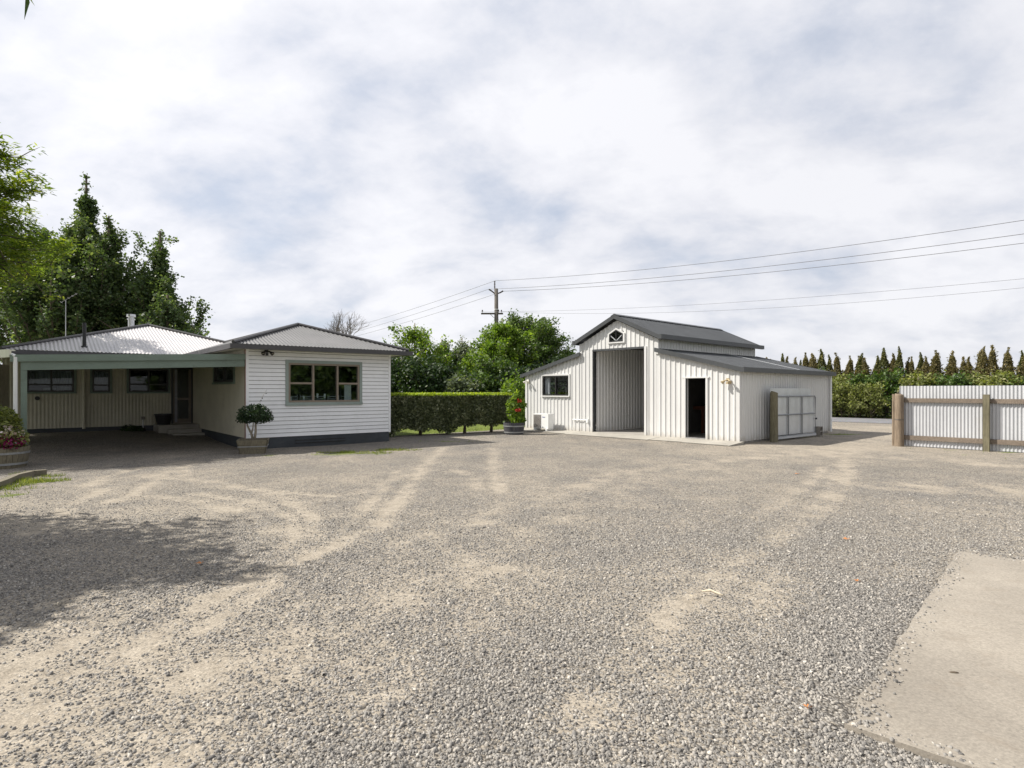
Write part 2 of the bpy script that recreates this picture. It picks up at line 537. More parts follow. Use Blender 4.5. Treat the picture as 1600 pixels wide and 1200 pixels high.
# sand shows between stones: threshold per stone
th = mth(nt, 'ADD', mth(nt, 'MULTIPLY', sep.outputs[1], .75), mth(nt, 'MULTIPLY', nfine, .5))
sm = mth(nt, 'MULTIPLY', mth(nt, 'SUBTRACT', mth(nt, 'ADD', at.outputs['Fac'], .12), mth(nt, 'MULTIPLY', th, .95)), 3.0, clamp=True)
dry = mix(nt, sm, stone_c, sandc)
ag = N(nt, 'ShaderNodeAttribute', attribute_name='grass')
gn = tex_noise(nt, pos, 30, 5, .7); gn2 = tex_noise(nt, pos, 2.2, 4, .6)
gcol = ramp(nt, mth(nt, 'ADD', mth(nt, 'MULTIPLY', gn, .5), mth(nt, 'MULTIPLY', gn2, .5)), [(.3, (.06, .085, .02)), (.55, (.15, .19, .04)), (.75, (.27, .28, .08))])
gm = mth(nt, 'MULTIPLY', mth(nt, 'SUBTRACT', ag.outputs['Fac'], mth(nt, 'MULTIPLY', gn, .8)), 3.0, clamp=True)
nt.links.new(mix(nt, gm, dry, gcol.outputs[0]), b.inputs['Base Color'])
b.inputs['Roughness'].default_value = .92; b.inputs['Specular IOR Level'].default_value = .2
hgt = mth(nt, 'MULTIPLY', mth(nt, 'SUBTRACT', 1.0, vo.outputs['Distance']), mth(nt, 'SUBTRACT', 1.15, sm))
hgt = mth(nt, 'ADD', hgt, mth(nt, 'MULTIPLY', nmid, 1.2))
bm = N(nt, 'ShaderNodeBump'); bm.inputs['Strength'].default_value = .85; bm.inputs['Distance'].default_value = .012
nt.links.new(hgt, bm.inputs['Height']); nt.links.new(bm.outputs[0], b.inputs['Normal'])
me.materials.append(m)
ground = bpy.data.objects.new('ground', me); COL.objects.link(ground)
tag(ground, kind='structure')

# the road beyond the shed
m, nt, b = mat('old_asphalt')
v = objcoord(nt)
vv = N(nt, 'ShaderNodeTexVoronoi'); vv.inputs['Scale'].default_value = 60; nt.links.new(v, vv.inputs['Vector'])
r = ramp(nt, tex_noise(nt, v, 1.5, 6, .7), [(.3, (.13, .13, .14)), (.7, (.20, .20, .21))])
nt.links.new(mix(nt, .35, r.outputs[0], vv.outputs['Color'], 'SOFT_LIGHT'), b.inputs['Base Color'])
b.inputs['Roughness'].default_value = .8
mb = MB(); xs = [16.2, 17.5, 18.9, 20.3, 21.6]
ys = list(range(-120, 160, 10))
for i in range(4):
    for j in range(len(ys) - 1):
        zz = lambda k: .012 + .05 * math.sin(math.pi * k / 4)
        mb.quad(bw(xs[i], ys[j], zz(i)), bw(xs[i + 1], ys[j], zz(i + 1)), bw(xs[i + 1], ys[j + 1], zz(i + 1)), bw(xs[i], ys[j + 1], zz(i)))
tag(mb.build('road', m), kind='structure')

# concrete slab at lower right
mb = MB(); A = Vector((1.62, 2.9)); e1 = Vector((.68, .733)); e2 = Vector((.733, -.68))
def edge_pts(n, L, org, d, amp, seed):
    return [org + d * (L * i / n) + Vector((noise.noise(Vector((i * .35, seed, 0))), noise.noise(Vector((i * .35, seed, 5))))) * amp for i in range(n)]
pts = edge_pts(50, 4.25, A, e1, .035, 1) + edge_pts(30, 5, A + e1 * 4.25, e2, .012, 2) + [A + e1 * 4.25 + e2 * 5, A + e2 * 5] + edge_pts(30, 5, A + e2 * 5, -e2, .02, 3)[1:]
pts = [Vector((p.x, p.y, .028)) for p in pts]
mb.prism(pts[::-1], (0, 0, -.12))
m, nt, b = mat('worn_yard_concrete')
v = objcoord(nt)
n1 = tex_noise(nt, v, 1.1, 6, .6); n2 = tex_noise(nt, v, 60, 5, .75); n3 = tex_noise(nt, v, 5, 5, .65, .5)
c = ramp(nt, n1, [(.3, (.235, .21, .175)), (.7, (.335, .30, .25))]).outputs[0]
c = mix(nt, 1.0, c, ramp(nt, n2, [(.3, (.68, .68, .68)), (.65, (1.12, 1.12, 1.12))]).outputs[0], 'MULTIPLY')
c = mix(nt, mth(nt, 'MULTIPLY', ramp(nt, n3, [(.54, (0, 0, 0)), (.75, (1, 1, 1))]).outputs[0], .45), c, (.20, .165, .125))
vs = N(nt, 'ShaderNodeTexVoronoi'); vs.inputs['Scale'].default_value = 7; nt.links.new(v, vs.inputs['Vector'])
spk = ramp(nt, vs.outputs['Distance'], [(.035, (1, 1, 1)), (.06, (0, 0, 0))])
c = mix(nt, mth(nt, 'MULTIPLY', spk.outputs[0], .8), c, (.10, .08, .06))
nt.links.new(c, b.inputs['Base Color']); b.inputs['Roughness'].default_value = .9
bm = N(nt, 'ShaderNodeBump'); bm.inputs['Strength'].default_value = .35; bm.inputs['Distance'].default_value = .004
nt.links.new(n2, bm.inputs['Height']); nt.links.new(bm.outputs[0], b.inputs['Normal'])
tag(mb.build('concrete_pavement', m), kind='structure')

# apron before the shed
mb = MB()
for (y0, y1, w) in ((-.15, 1.45, .95), (1.462, 2.7, .85), (2.712, 6.4, .95), (6.412, 9.6, .8)):
    mb.prism([bw(-w, y0, -.02), bw(-w, y1, -.02), bw(-w, y1, .03), bw(-w, y0, .03)], Vector((SB.x, SB.y, 0)) * 0)
    k = MB()
    a, b2, c2, d2 = bw(-w, y0, .02), bw(.0, y0, .085), bw(.0, y1, .085), bw(-w, y1, .02)
    mb.quad(a, b2, c2, d2); mb.quad(bw(-w, y0, -.05), bw(-w, y0, .02), bw(-w, y1, .02), bw(-w, y1, -.05))
    mb.quad(bw(-w, y0, -.05), bw(0, y0, -.05), b2, a); mb.quad(d2, c2, bw(0, y1, -.05), bw(-w, y1, -.05))
mb.v = mb.v; tag(mb.build('concrete_apron_pavement', M['concrete']), kind='structure')

# loose stones in front (one mass)
def stones():
    n = 330000
    Y = 2.2 + (RNG.random(n) ** 1.15) * 8.0
    X = (RNG.random(n) * 2 - 1) * (.9 * Y + .3)
    tm = track_mask(X, Y)
    P = []; S = []; Cc = []
    r1 = RNG.random(n); r2 = RNG.random(n); r3 = RNG.random(n)
    ux = A.x; uy = A.y
    for i in range(n):
        x = float(X[i]); y = float(Y[i])
        s = sand_at(x, y, float(tm[i]))
        if r1[i] < s * .97 + .03 or r2[i] > 1.08 - sstep(5.5, 10.2, y) * 1.0: continue
        d = Vector((x, y)) - A
        a = d.dot(e1); c = d.dot(e2)
        if -.03 < a < 4.28 and -.08 - .16 * noise.noise(Vector((a * 2.2, 0, 0))) < c < 0 and r1[i] < .9: continue
        size = .0028 + .0060 * r3[i] ** 3
        onslab = 0.0
        if 0 < a < 4.25 and c > 0:
            if min(a, c, 4.25 - a) > .16 * r2[i] or r1[i] < .72: continue
            onslab = .028
        P.append((x, y, gh(x, y) - .012 * tm[i] * (onslab == 0) + onslab + size * .45)); S.append(size)
    P = np.array(P); S = np.array(S); k = len(P)
    cube = np.array([[-1, -1, -1], [1, -1, -1], [1, 1, -1], [-1, 1, -1], [-1, -1, 1], [1, -1, 1], [1, 1, 1], [-1, 1, 1]], float)
    Vv = cube[None] * (1 + RNG.normal(0, .28, (k, 8, 3)))
    Vv[:, 4:, :2] *= RNG.uniform(.45, .95, (k, 1, 1))
    Vv *= (S[:, None, None] * RNG.uniform(.65, 1.35, (k, 1, 3)))
    Vv[:, :, 2] *= .75
    an = RNG.random(k) * 6.283; tl = RNG.normal(0, .45, k)
    ct, st = np.cos(tl), np.sin(tl)
    x0 = Vv[:, :, 0].copy(); z0 = Vv[:, :, 2].copy()
    Vv[:, :, 0] = x0 * ct[:, None] - z0 * st[:, None]; Vv[:, :, 2] = x0 * st[:, None] + z0 * ct[:, None]
    ca, sa = np.cos(an), np.sin(an)
    x0 = Vv[:, :, 0].copy(); y0 = Vv[:, :, 1].copy()
    Vv[:, :, 0] = x0 * ca[:, None] - y0 * sa[:, None]; Vv[:, :, 1] = x0 * sa[:, None] + y0 * ca[:, None]
    Vv += P[:, None, :]
    fq = np.array([[4, 5, 6, 7], [0, 1, 5, 4], [1, 2, 6, 5], [2, 3, 7, 6], [3, 0, 4, 7]])
    Fq = (fq[None] + (np.arange(k) * 8)[:, None, None]).reshape(-1, 4)
    me = bpy.data.meshes.new('loose_gravel')
    me.vertices.add(k * 8); me.vertices.foreach_set('co', Vv.astype(np.float32).ravel())
    me.loops.add(Fq.size); me.loops.foreach_set('vertex_index', Fq.astype(np.int32).ravel())
    me.polygons.add(len(Fq)); me.polygons.foreach_set('loop_start', np.arange(0, Fq.size, 4, dtype=np.int32))
    me.polygons.foreach_set('loop_total', np.full(len(Fq), 4, dtype=np.int32))
    a = me.attributes.new('lc', 'FLOAT', 'POINT'); a.data.foreach_set('value', np.repeat(RNG.random(k), 8).astype(np.float32))
    m, nt, b = mat('crushed_stone')
    at = N(nt, 'ShaderNodeAttribute', attribute_name='lc')
    r = ramp(nt, at.outputs['Fac'], [(0, (.11, .105, .10)), (.3, (.205, .197, .185)), (.7, (.295, .28, .258)), (.95, (.37, .345, .31)), (.996, (.52, .49, .44))])
    nn = tex_noise(nt, objcoord(nt), 90, 4, .7)
    nt.links.new(mix(nt, 1.0, r.outputs[0], ramp(nt, nn, [(.3, (.8, .8, .8)), (.7, (1.15, 1.13, 1.1))]).outputs[0], 'MULTIPLY'), b.inputs['Base Color'])
    b.inputs['Roughness'].default_value = .85
    me.materials.append(m); me.update(calc_edges=True)
    o = bpy.data.objects.new('gravel', me); COL.objects.link(o)
    tag(o, 'loose grey crushed stones spread over the yard', 'gravel', kind='stuff')
stones()


# ------------------------------------------------------------------ ribbed sheets
def trap(pitch, h, flat=.50, top=.18):
    s = (1 - flat - top) / 2
    return [(0, 0), (flat, 0), (flat + s, h), (flat + s + top, h)], pitch


def sine(pitch, a, n=6):
    return [(i / n, a * .5 * (1 + math.cos(2 * math.pi * i / n))) for i in range(n)], pitch


def prof_at(prof, t):
    pts, pitch = prof
    f = (t / pitch) % 1.0
    ext = pts + [(1.0, pts[0][1])]
    for i in range(len(ext) - 1):
        if ext[i][0] <= f <= ext[i + 1][0] + 1e-9:
            w = ext[i + 1][0] - ext[i][0]
            return ext[i][1] + (ext[i + 1][1] - ext[i][1]) * ((f - ext[i][0]) / w if w > 1e-9 else 0)
    return 0


def prof_ts(prof, L, extra=()):
    pts, pitch = prof
    ts = {0.0, L} | set(e for e in extra if 0 < e < L)
    k = 0
    while k * pitch < L:
        for f, _ in pts:
            t = (k + f) * pitch
            if 0 < t < L: ts.add(t)
        k += 1
    ts = sorted(ts); out = [ts[0]]
    for t in ts[1:]:
        if t - out[-1] > 1e-5: out.append(t)
    return out


def ribwall(mb, o, u, n, L, zb, ztop, prof, holes=()):
    o = Vector(o); u = Vector(u); n = Vector(n); Z = Vector((0, 0, 1))
    zt = ztop if callable(ztop) else (lambda t: ztop)
    ex = [e for h in holes for e in (h[0], h[1])]
    ts = prof_ts(prof, L, ex)
    for a, b in zip(ts[:-1], ts[1:]):
        pa = o + u * a + n * prof_at(prof, a + 1e-7); pb = o + u * b + n * prof_at(prof, b - 1e-7)
        mid = (a + b) / 2
        cuts = sorted([(h[2], h[3]) for h in holes if h[0] < mid < h[1]])
        z = zb; iv = []
        for c0, c1 in cuts:
            if c0 > z: iv.append((z, c0, False))
            z = c1
        iv.append((z, None, True))
        for z0, z1, top in iv:
            za, zc = (zt(a), zt(b)) if top else (z1, z1)
            if min(za, zc) <= z0 + 1e-4: continue
            mb.quad(pa + Z * z0, pb + Z * z0, pb + Z * zc, pa + Z * za)


def ribroof(mb, poly, down, prof, lift=0.0):
    P = [Vector(p) for p in poly]; d = Vector(down).normalized()
    nrm = (P[1] - P[0]).cross(P[2] - P[0]).normalized()
    if nrm.z < 0: nrm = -nrm
    d = (d - nrm * d.dot(nrm)).normalized(); u = d.cross(nrm).normalized()
    o = P[0]; UV = [((p - o).dot(u), (p - o).dot(d)) for p in P]
    u0 = min(a for a, _ in UV); u1 = max(a for a, _ in UV)
    ts = [u0 + t for t in prof_ts(prof, u1 - u0, [a - u0 for a, _ in UV])]
    def vr(t):
        vs = []
        for i in range(len(UV)):
            (a, va), (b, vb) = UV[i], UV[(i + 1) % len(UV)]
            if (a - t) * (b - t) <= 1e-12:
                if abs(a - b) < 1e-9: vs += [va, vb]
                else: vs.append(va + (vb - va) * (t - a) / (b - a))
        return (min(vs), max(vs)) if vs else None
    for a, b in zip(ts[:-1], ts[1:]):
        ra, rb = vr(a + 1e-6), vr(b - 1e-6)
        if not ra or not rb: continue
        ha = prof_at(prof, a - u0 + 1e-7) + lift; hb = prof_at(prof, b - u0 - 1e-7) + lift
        f = lambda t, v, h: o + u * t + d * v + nrm * h
        mb.quad(f(a, ra[0], ha), f(b, rb[0], hb), f(b, rb[1], hb), f(a, ra[1], ha))


# ------------------------------------------------------------------ window builder
def window(parent, name, o, u, n, u0, u1, z0, z1, mull, trans, fw=.045, trim=.08, m_trim=None, m_fr=None, m_gl=None,
           sill=0, proud=.04, label=None, depth=.06):
    """trim object (named window) > frame, pane. mull: list of u positions; trans: {column: [z]}"""
    mb = MB()
    t = trim
    mb.obox(o, u, n, u0 - t, u1 + t, -.02, proud, z1, z1 + t)
    mb.obox(o, u, n, u0 - t, u1 + t, -.02, proud + (.03 if sill else 0), z0 - (sill or t), z0)
    mb.obox(o, u, n, u0 - t, u0, -.02, proud, z0, z1)
    mb.obox(o, u, n, u1, u1 + t, -.02, proud, z0, z1)
    w = mb.build(name, m_trim, parent)
    if label: w['label'] = label
    mb = MB()
    d0, d1 = -depth, proud - .012
    mb.obox(o, u, n, u0 + .002, u1 - .002, d0, d1, z1 - fw, z1 - .002)
    mb.obox(o, u, n, u0 + .002, u1 - .002, d0, d1, z0 + .002, z0 + fw)
    mb.obox(o, u, n, u0 + .002, u0 + fw, d0, d1, z0 + fw, z1 - fw)
    mb.obox(o, u, n, u1 - fw, u1 - .002, d0, d1, z0 + fw, z1 - fw)
    cols = [u0] + list(mull) + [u1]
    for c in mull:
        mb.obox(o, u, n, c - fw / 2, c + fw / 2, d0, d1, z0 + fw, z1 - fw)
    for k, zs in trans.items():
        for z in zs:
            mb.obox(o, u, n, cols[k] + fw * .6, cols[k + 1] - fw * .6, d0 + .004, d1 - .004, z - fw / 2, z + fw / 2)
    mb.build('frame', m_fr, w)
    mb = MB(); O = Vector(o); U = Vector(u); NN = Vector(n)
    mb.obox(o, u, n, u0 + fw * .5, u1 - fw * .5, -.033, -.027, z0 + fw * .5, z1 - fw * .5)
    mb.build('pane', m_gl, w)
    return w


# ================================================================== THE BARN
barn = empty('barn', (C1.x, C1.y, 0), RB, 'off-white ribbed steel barn with raised dark gabled centre and open roller doorway', 'barn')
X_ = (1, 0, 0); Y_ = (0, 1, 0); NX = (-1, 0, 0); NY = (0, -1, 0)
D = 7.4; W = 9.35; YA, YB = 2.95, 6.3; YM = (YA + YB) / 2
ZB = .06; LO, LT = 2.30, 3.02; UE, UP = 3.46, 4.22
TP = trap(.19, .024)
def front_top(y):
    if y < YA: return LO + (LT - LO) * y / YA
    if y > YB: return LO + (LT - LO) * (W - y) / (W - YB)
    return UE + (UP - UE) * (1 - abs(y - YM) / (YM - YA))
HOLES = [(1.10, 1.82, .02, 2.05), (3.43, 5.75, .02, 3.19), (6.95, 8.38, 1.44, 2.24), (YM - .30, YM + .32, 3.42, 3.80)]
mb = MB()
for (a, b_, zt) in ((0, YA, None), (YA, YB, None), (YB, W, None)):
    ribwall(mb, (0, a, 0), Y_, NX, b_ - a, ZB, (lambda t, a=a: front_top(min(max(a + t, a + 1e-4), b_ - 1e-4)) - .02), TP,
            [(h[0] - a, h[1] - a, h[2], h[3]) for h in HOLES if h[0] >= a - .01 and h[1] <= b_ + .01])
w = mb.build('front_wall', M['barnwall'], barn)
mb = MB(); ribwall(mb, (0, 0, 0), X_, NY, D, ZB, LO - .01, TP)
mb.build('side_wall', M['barnwall'], barn)
mb = MB(); ribwall(mb, (0, W, 0), X_, Y_, D, ZB, LO - .01, TP, [(1.30, 3.1, 1.05, 2.05)])
mb.build('side_wall', M['barnwall'], barn)
mb = MB(); ribwall(mb, (D, 0, 0), Y_, X_, W, ZB, lambda y: front_top(min(max(y, 1e-4), W - 1e-4)) - .02, TP)
mb.build('rear_wall', M['barnwall'], barn)
mb = MB(); ribwall(mb, (0, YA, 0), X_, NY, D, 2.9, UE - .01, TP); mb.build('clerestory_wall', M['barnwall'], barn)
mb = MB(); ribwall(mb, (0, YB, 0), X_, Y_, D, 2.9, UE - .01, TP); mb.build('clerestory_wall', M['barnwall'], barn)
mb = MB(); ribwall(mb, (.16, YB - .55 - .03, 0), X_, NY, D - .2, .09, 3.3, TP); mb.build('partition_wall', M['barnwall'], barn)
mb = MB(); ribwall(mb, (.16, YA + .1, 0), X_, Y_, D - .2, .09, 3.3, TP); mb.build('partition_wall', M['barnwall'], barn)
mb = MB(); mb.box(.02, D - .02, .03, W - .03, -.05, .09); mb.build('floor', M['shopfloor'], barn)
# inside linings that keep the bays dark
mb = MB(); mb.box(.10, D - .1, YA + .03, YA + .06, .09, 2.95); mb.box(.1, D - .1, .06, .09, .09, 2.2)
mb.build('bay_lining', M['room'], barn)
# roofs
RP = trap(.19, .025)
mb = MB()
ov = .06
for sgn in (-1, 1):
    e = YM + sgn * (YM - YA + .2)
    ze = UE + .06
    zr = ze + (YM - YA + .2) * (UP - UE) / (YM - YA)
    poly = [(-.18, YM, zr), (D + .18, YM, zr), (D + .18, e, ze), (-.18, e, ze)]
    ribroof(mb, poly, (0, sgn, -.45), RP)
    mb.prism([(p[0], p[1], p[2] - .012) for p in poly], (0, 0, -.012))
upper = mb.build('upper_roof', M['charcoal'], barn)
mb = MB(); mb.prism([(-.19, YM - .16, zr - .02), (-.19, YM, zr + .055), (-.19, YM + .16, zr - .02), (-.19, YM, zr + .03)], (D + .38, 0, 0)); mb.build('ridge_cap', M['charcoal'], upper)
mb = MB()
for sgn in (-1, 1):
    e = YM + sgn * (YM - YA + .21)
    mb.prism([(-.2, YM, zr + .03), (-.2, e, ze + .03), (-.2, e, ze - .12), (-.2, YM, zr - .12)], (.03, 0, 0))
    mb.prism([(D + .17, YM, zr + .03), (D + .17, e, ze + .03), (D + .17, e, ze - .12), (D + .17, YM, zr - .12)], (.03, 0, 0))
build_each(mb, 'barge_board', M['charcoal'], upper)
mb = MB()
for sgn in (-1, 1):
    e = YM + sgn * (YM - YA + .21)
    y0, y1 = sorted((e, e + sgn * .11))
    mb.box(-.205, D + .205, y0, y1, ze - .12, ze + .035)
build_each(mb, 'gutter', M['charcoal'], upper)
for sgn, ya, yb in ((-1, YA, 0), (1, YB, W)):
    mb = MB(); e = yb + sgn * .12; sl = (LT - LO) / YA
    z1 = LT + .06; z0 = z1 - abs(e - ya) * sl
    poly = [(-.12, ya, z1), (D + .12, ya, z1), (D + .12, e, z0), (-.12, e, z0)]
    ribroof(mb, poly, (0, sgn, -sl), RP)
    mb.prism([(p[0], p[1], p[2] - .012) for p in poly], (0, 0, -.012))
    lr = mb.build('lean_roof', M['charcoal'], barn)
    mb = MB()
    for xa in (-.15, D + .10):
        mb.prism([(xa, ya, z1 + .035), (xa, e, z0 + .035), (xa, e, z0 - .11), (xa, ya, z1 - .11)], (.04, 0, 0))
    build_each(mb, 'barge_board', M['charcoal'], lr)
    mb = MB(); y0, y1 = sorted((e, e + sgn * .11)); mb.box(-.155, D + .155, y0, y1, z0 - .115, z0 + .03)
    mb.build('gutter', M['charcoal'], lr)
# pale lapped flashing across the right lean roof and foot of the clerestory
mb = MB(); sl = (LT - LO) / YA
mb.prism([(4.7, YA - .05, LT + .09), (4.7, .05, LO + .09), (4.78, .05, LO + .09), (4.78, YA - .05, LT + .09)], (0, 0, .012))
mb.build('roof_flashing', M['zinc'], barn)
# corner, door and window flashings
mb = MB()
for (ya, yb) in ((-.035, .07), (W - .07, W + .035)):
    mb.box(-.038, .06, ya, yb, ZB, LO - .03)
for (ya, yb) in ((YA - .09, YA + .03), (YB - .03, YB + .09)):
    mb.box(-.038, -.002, ya, yb, 2.9, UE - .03)
mb.box(D - .06, D + .038, -.036, .07, ZB, LO - .03)
build_each(mb, 'corner_flashing', M['barnwall'], barn)
mb = MB()
for y0, y1, z1, wd in ((1.10, 1.82, 2.05, .07), (3.43, 5.75, 3.19, .09)):
    mb.box(-.042, .14, y0 - wd, y0, ZB, z1); mb.box(-.042, .14, y1, y1 + wd, ZB, z1)
mb.box(-.045, .14, .98, 1.94, 2.05, 2.09)
build_each(mb, 'door_jamb', M['barnwall'], barn)
mb = MB(); mb.box(-.03, .15, 3.43, 5.75, 3.12, 3.19); mb.box(0, .14, 5.74, 5.75, .1, 3.12); mb.box(0, .03, 1.8, 1.822, .1, 2.05)
build_each(mb, 'door_track', M['charcoal'], barn)
mb = MB(); mb.tube([(.34, 3.35, 3.40), (.34, 5.8, 3.40)], .16, 20); mb.build('roller_door', M['barnwall'], barn)
mb = MB(); mb.box(-.04, .1, 1.10, 1.82, .085, .115); mb.build('door_sill', M['steel'], barn)
ww = window(barn, 'window', (0, 0, 0), Y_, NX, 6.95, 8.38, 1.44, 2.24, [7.66], {}, .05, .06, M['barnwall'], M['sashdark'], M['glass2'], .05, .045)
ww = window(barn, 'window', (0, W, 0), X_, Y_, 1.30, 3.1, 1.05, 2.05, [1.9, 2.5], {0: [1.85], 1: [1.85], 2: [1.85]}, .05, .05, M['barnwall'], M['sashdark'], M['glass2'])
mb = MB()
for i in range(14):
    y = 8.36 - i * .018
    mb.box(.10 + .03 * (i % 2), .115 + .03 * (i % 2), y - .018, y, 1.4, 2.22)
mb.build('curtain', M['curtain'], barn)
# gable window: five-sided with crossing glazing bars
gv = [(YM - .30, 3.42), (YM + .32, 3.42), (YM + .32, 3.70), (YM + .01, 3.86), (YM - .30, 3.70)]
mb = MB()
def ring(mb, pts, w, x0, x1, sc):
    c = (sum(p[0] for p in pts) / 5, sum(p[1] for p in pts) / 5)
    for i in range(5):
        a, b_ = pts[i], pts[(i + 1) % 5]
        A2 = [(x0, a[0], a[1]), (x0, b_[0], b_[1]), (x0, c[0] + (b_[0] - c[0]) * sc, c[1] + (b_[1] - c[1]) * sc), (x0, c[0] + (a[0] - c[0]) * sc, c[1] + (a[1] - c[1]) * sc)]
        mb.prism(A2, (x1 - x0, 0, 0))
ring(mb, [(YM + .01 + (a - YM - .01) * 1.22, 3.62 + (z - 3.62) * 1.26) for a, z in gv], .05, -.06, -.0, .8)
gw = mb.build('gable_window', M['barnwall'], barn)
mb = MB(); ring(mb, gv, .04, -.065, -.01, .84)
mb.box(-.055, -.015, YM, YM + .025, 3.44, 3.84)
tmpf = mb.build('frame', M['sashdark'], gw); mb = MB()
mb.bar((-.035, YM - .28, 3.68), (-.035, YM, 3.46), .02, .025); mb.bar((-.035, YM + .30, 3.68), (-.035, YM + .02, 3.46), .02, .025)
mb.build('glazing_bar', M['zinc'], gw)
mb = MB(); mb.prism([(-.03, a, z) for a, z in gv], (.006, 0, 0)); mb.build('pane', M['glass2'], gw)
# pipe run on the front
mb = MB(); mb.tube([(-.06, 6.72, .12), (-.06, 6.72, .52), (-.06, 5.95, .52), (-.06, 5.95, .44)], .018); mb.box(-.11, -.03, 5.92, 6.0, .42, .56)
mb.build('pipe', M['pipe'], barn)
mb = MB(); mb.tube([(D - .02, -.09, .05), (D - .02, -.09, 2.3)], .04, 10); mb.build('downpipe', M['pipe'], barn)

# bench inside the right bay
bp = bw(2.6, 2.15, .09)
bench = empty('workbench', tuple(bp), RB, 'red-brown timber workbench seen through the narrow barn doorway', 'workbench')
mb = MB(); mb.box(-.3, .45, -.85, .75, .86, .98); mb.build('bench_top', M['redwood'], bench)
for (x, y) in ((-.24, -.75), (-.24, .38), (.38, -.75), (.38, .38)):
    mb = MB(); mb.box(x - .05, x + .05, y - .05, y + .05, 0, .86); mb.build('leg', M['redwood'], bench)

# heat pump unit
p = bw(-.42, 7.95, .06)
ac = empty('heat_pump', tuple(p), RB, 'white outdoor heat pump unit on the concrete below the barn window', 'heat pump')
mb = MB(); mb.box(-.16, .14, -.42, .40, .08, .66); mb.build('casing', M['pipe'], ac)
mb = MB()
for i in range(22): mb.box(-.178, -.162, -.02, .385, .115 + i * .0235, .125 + i * .0235)
for i in range(9): mb.box(-.174, -.162, -.02 + i * .05, -.012 + i * .05, .11, .63)
mb.build('fan_grille', plain('grey_grille', (.34, .32, .30), .5), ac)
mb = MB(); mb.lathe((0, 0, 0), [(.0, 0), (.17, 0), (.19, .01), (.19, .012)], 24)
mb.v = [(-.163 - v[2] * .2, .19 + v[0], .36 + v[1]) for v in mb.v]; mb.build('fan_ring', M['black'], ac)
for y in (-.33, .31):
    mb = MB(); mb.box(-.2, .16, y - .04, y + .04, 0, .08); mb.build('foot', M['pipe'], ac)
mb = MB()
for i, (w_, h_) in enumerate(((.016, .03), (.012, .022), (.014, .022), (.012, .022), (.012, .022), (.012, .022), (.006, .026), (.012, .022))):
    y = -.10 - i * .02
    mb.box(-.168, -.161, y - w_, y, .52, .52 + h_)
mb.build('brand_mark', plain('blue_print', (.03, .06, .35), .4), ac)

# twin lamps on the barn corners
def twin_lamp(name, loc, rz, label, m_body, group=None):
    r = empty(name, loc, rz, label, 'security light', group)
    mb = MB(); mb.box(-.05, .05, -.035, 0, -.05, .05); mb.build('mount', m_body, r)
    for s in (-1, 1):
        mb = MB(); mb.tube([(0, -.03, 0), (s * .07, -.07, -.02), (s * .085, -.09, -.045)], [.015, .02, .03], 8)
        mb.tube([(s * .085, -.09, -.045), (s * .13, -.15, -.085)], [.03, .058], 12)
        l = mb.build('lamp_head', m_body, r)
        mb = MB(); mb.lathe((s * .133, -.155, -.088), [(0.001, .0), (.045, 0), (.05, .008)], 12); mb.build('lens', M['lampglass'], l)
    mb = MB(); mb.box(-.03, .03, -.09, -.03, -.13, -.06); mb.build('sensor', m_body, r)
    return r
lw = plain('tan_lamp_body', (.42, .34, .21), .4, .2)
twin_lamp('security_light', tuple(bw(-.04, .33, 1.98)), RB - math.pi / 2, 'tan twin security light at the near corner of the barn', lw, 'security lights')
twin_lamp('security_light', tuple(bw(-.04, W - .15, 2.06)), RB - math.pi / 2, 'white twin security light at the far left corner of the barn', M['lampwhite'], 'security lights')

# gate leaning by the barn side, its post, the block
gt = empty('farm_gate', tuple(bw(1.72, -.30, 0)), RB - math.radians(2.5), 'sheet metal gate with grey pipe frame leaning along the barn side wall', 'gate')
mb = MB(); ribwall(mb, (0, 0, 0), X_, NY, 3.05, .18, 1.42, sine(.5, .008, 4)); mb.build('sheet', M['zinc'], gt)
mb = MB(); ribwall(mb, (-.12, .05, 0), X_, NY, 3.0, 1.30, 1.72, sine(.5, .006, 4)); mb.prism([(-.12, .05, 1.72), (2.88, .05, 1.72), (2.88, .09, 1.72), (-.12, .09, 1.72)], (0, 0, -.02)); mb.build('upper_sheet', M['zinc'], gt)
gp_m = plain('grey_gate_pipe', (.20, .21, .22), .45, .1, 5, metal=.3)
mb = MB(); y = -.04
mb.tube([(0, y, .14), (0, y, 1.40), (.06, y, 1.45), (3.0, y, 1.45), (3.05, y, 1.40), (3.05, y, .14), (0, y, .14)], .022, 8)
for x in (.98, 2.0): mb.tube([(x, y, .14), (x, y, 1.45)], .02, 8)
mb.tube([(0, y - .003, .84), (3.05, y - .003, .84)], .02, 8)
mb.build('pipe_frame', gp_m, gt)
mb = MB(); mb.box(-.02, 3.07, -.07, .01, .06, .13); mb.build('bottom_rail', M['zinc'], gt)
mb = MB(); mb.box(3.05, 3.09, -.09, -.03, .62, .68); mb.build('latch', M['charcoal'], gt)
mb = MB(); mb.tube([(0, 0, -.2), (0, 0, 1.57), (.01, 0, 1.60)], [.125, .115, .10], 16)
o = mb.build('timber_post', M['postgreen']); o.location = bw(1.50, -.42, 0); tag(o, 'short mossy round timber post at the hinge end of the leaning gate', 'post')
# hollow block
bk = MB(); bk.box(-.2, .2, -.1, .1, 0, .03); bk.box(-.2, .2, -.1, .1, .36, .39)
bk.box(-.2, -.165, -.1, .1, .03, .36); bk.box(.165, .2, -.1, .1, .03, .36); bk.box(-.165, .165, -.1, .1, .175, .215)
o = bk.build('concrete_block', M['block']); o.location = bw(5.15, -.45, 0); o.rotation_euler = (0, 0, RB + .1); o.scale = (.9, .9, .9)
tag(o, 'grey hollow concrete block standing on end beside the leaning gate', 'concrete block')

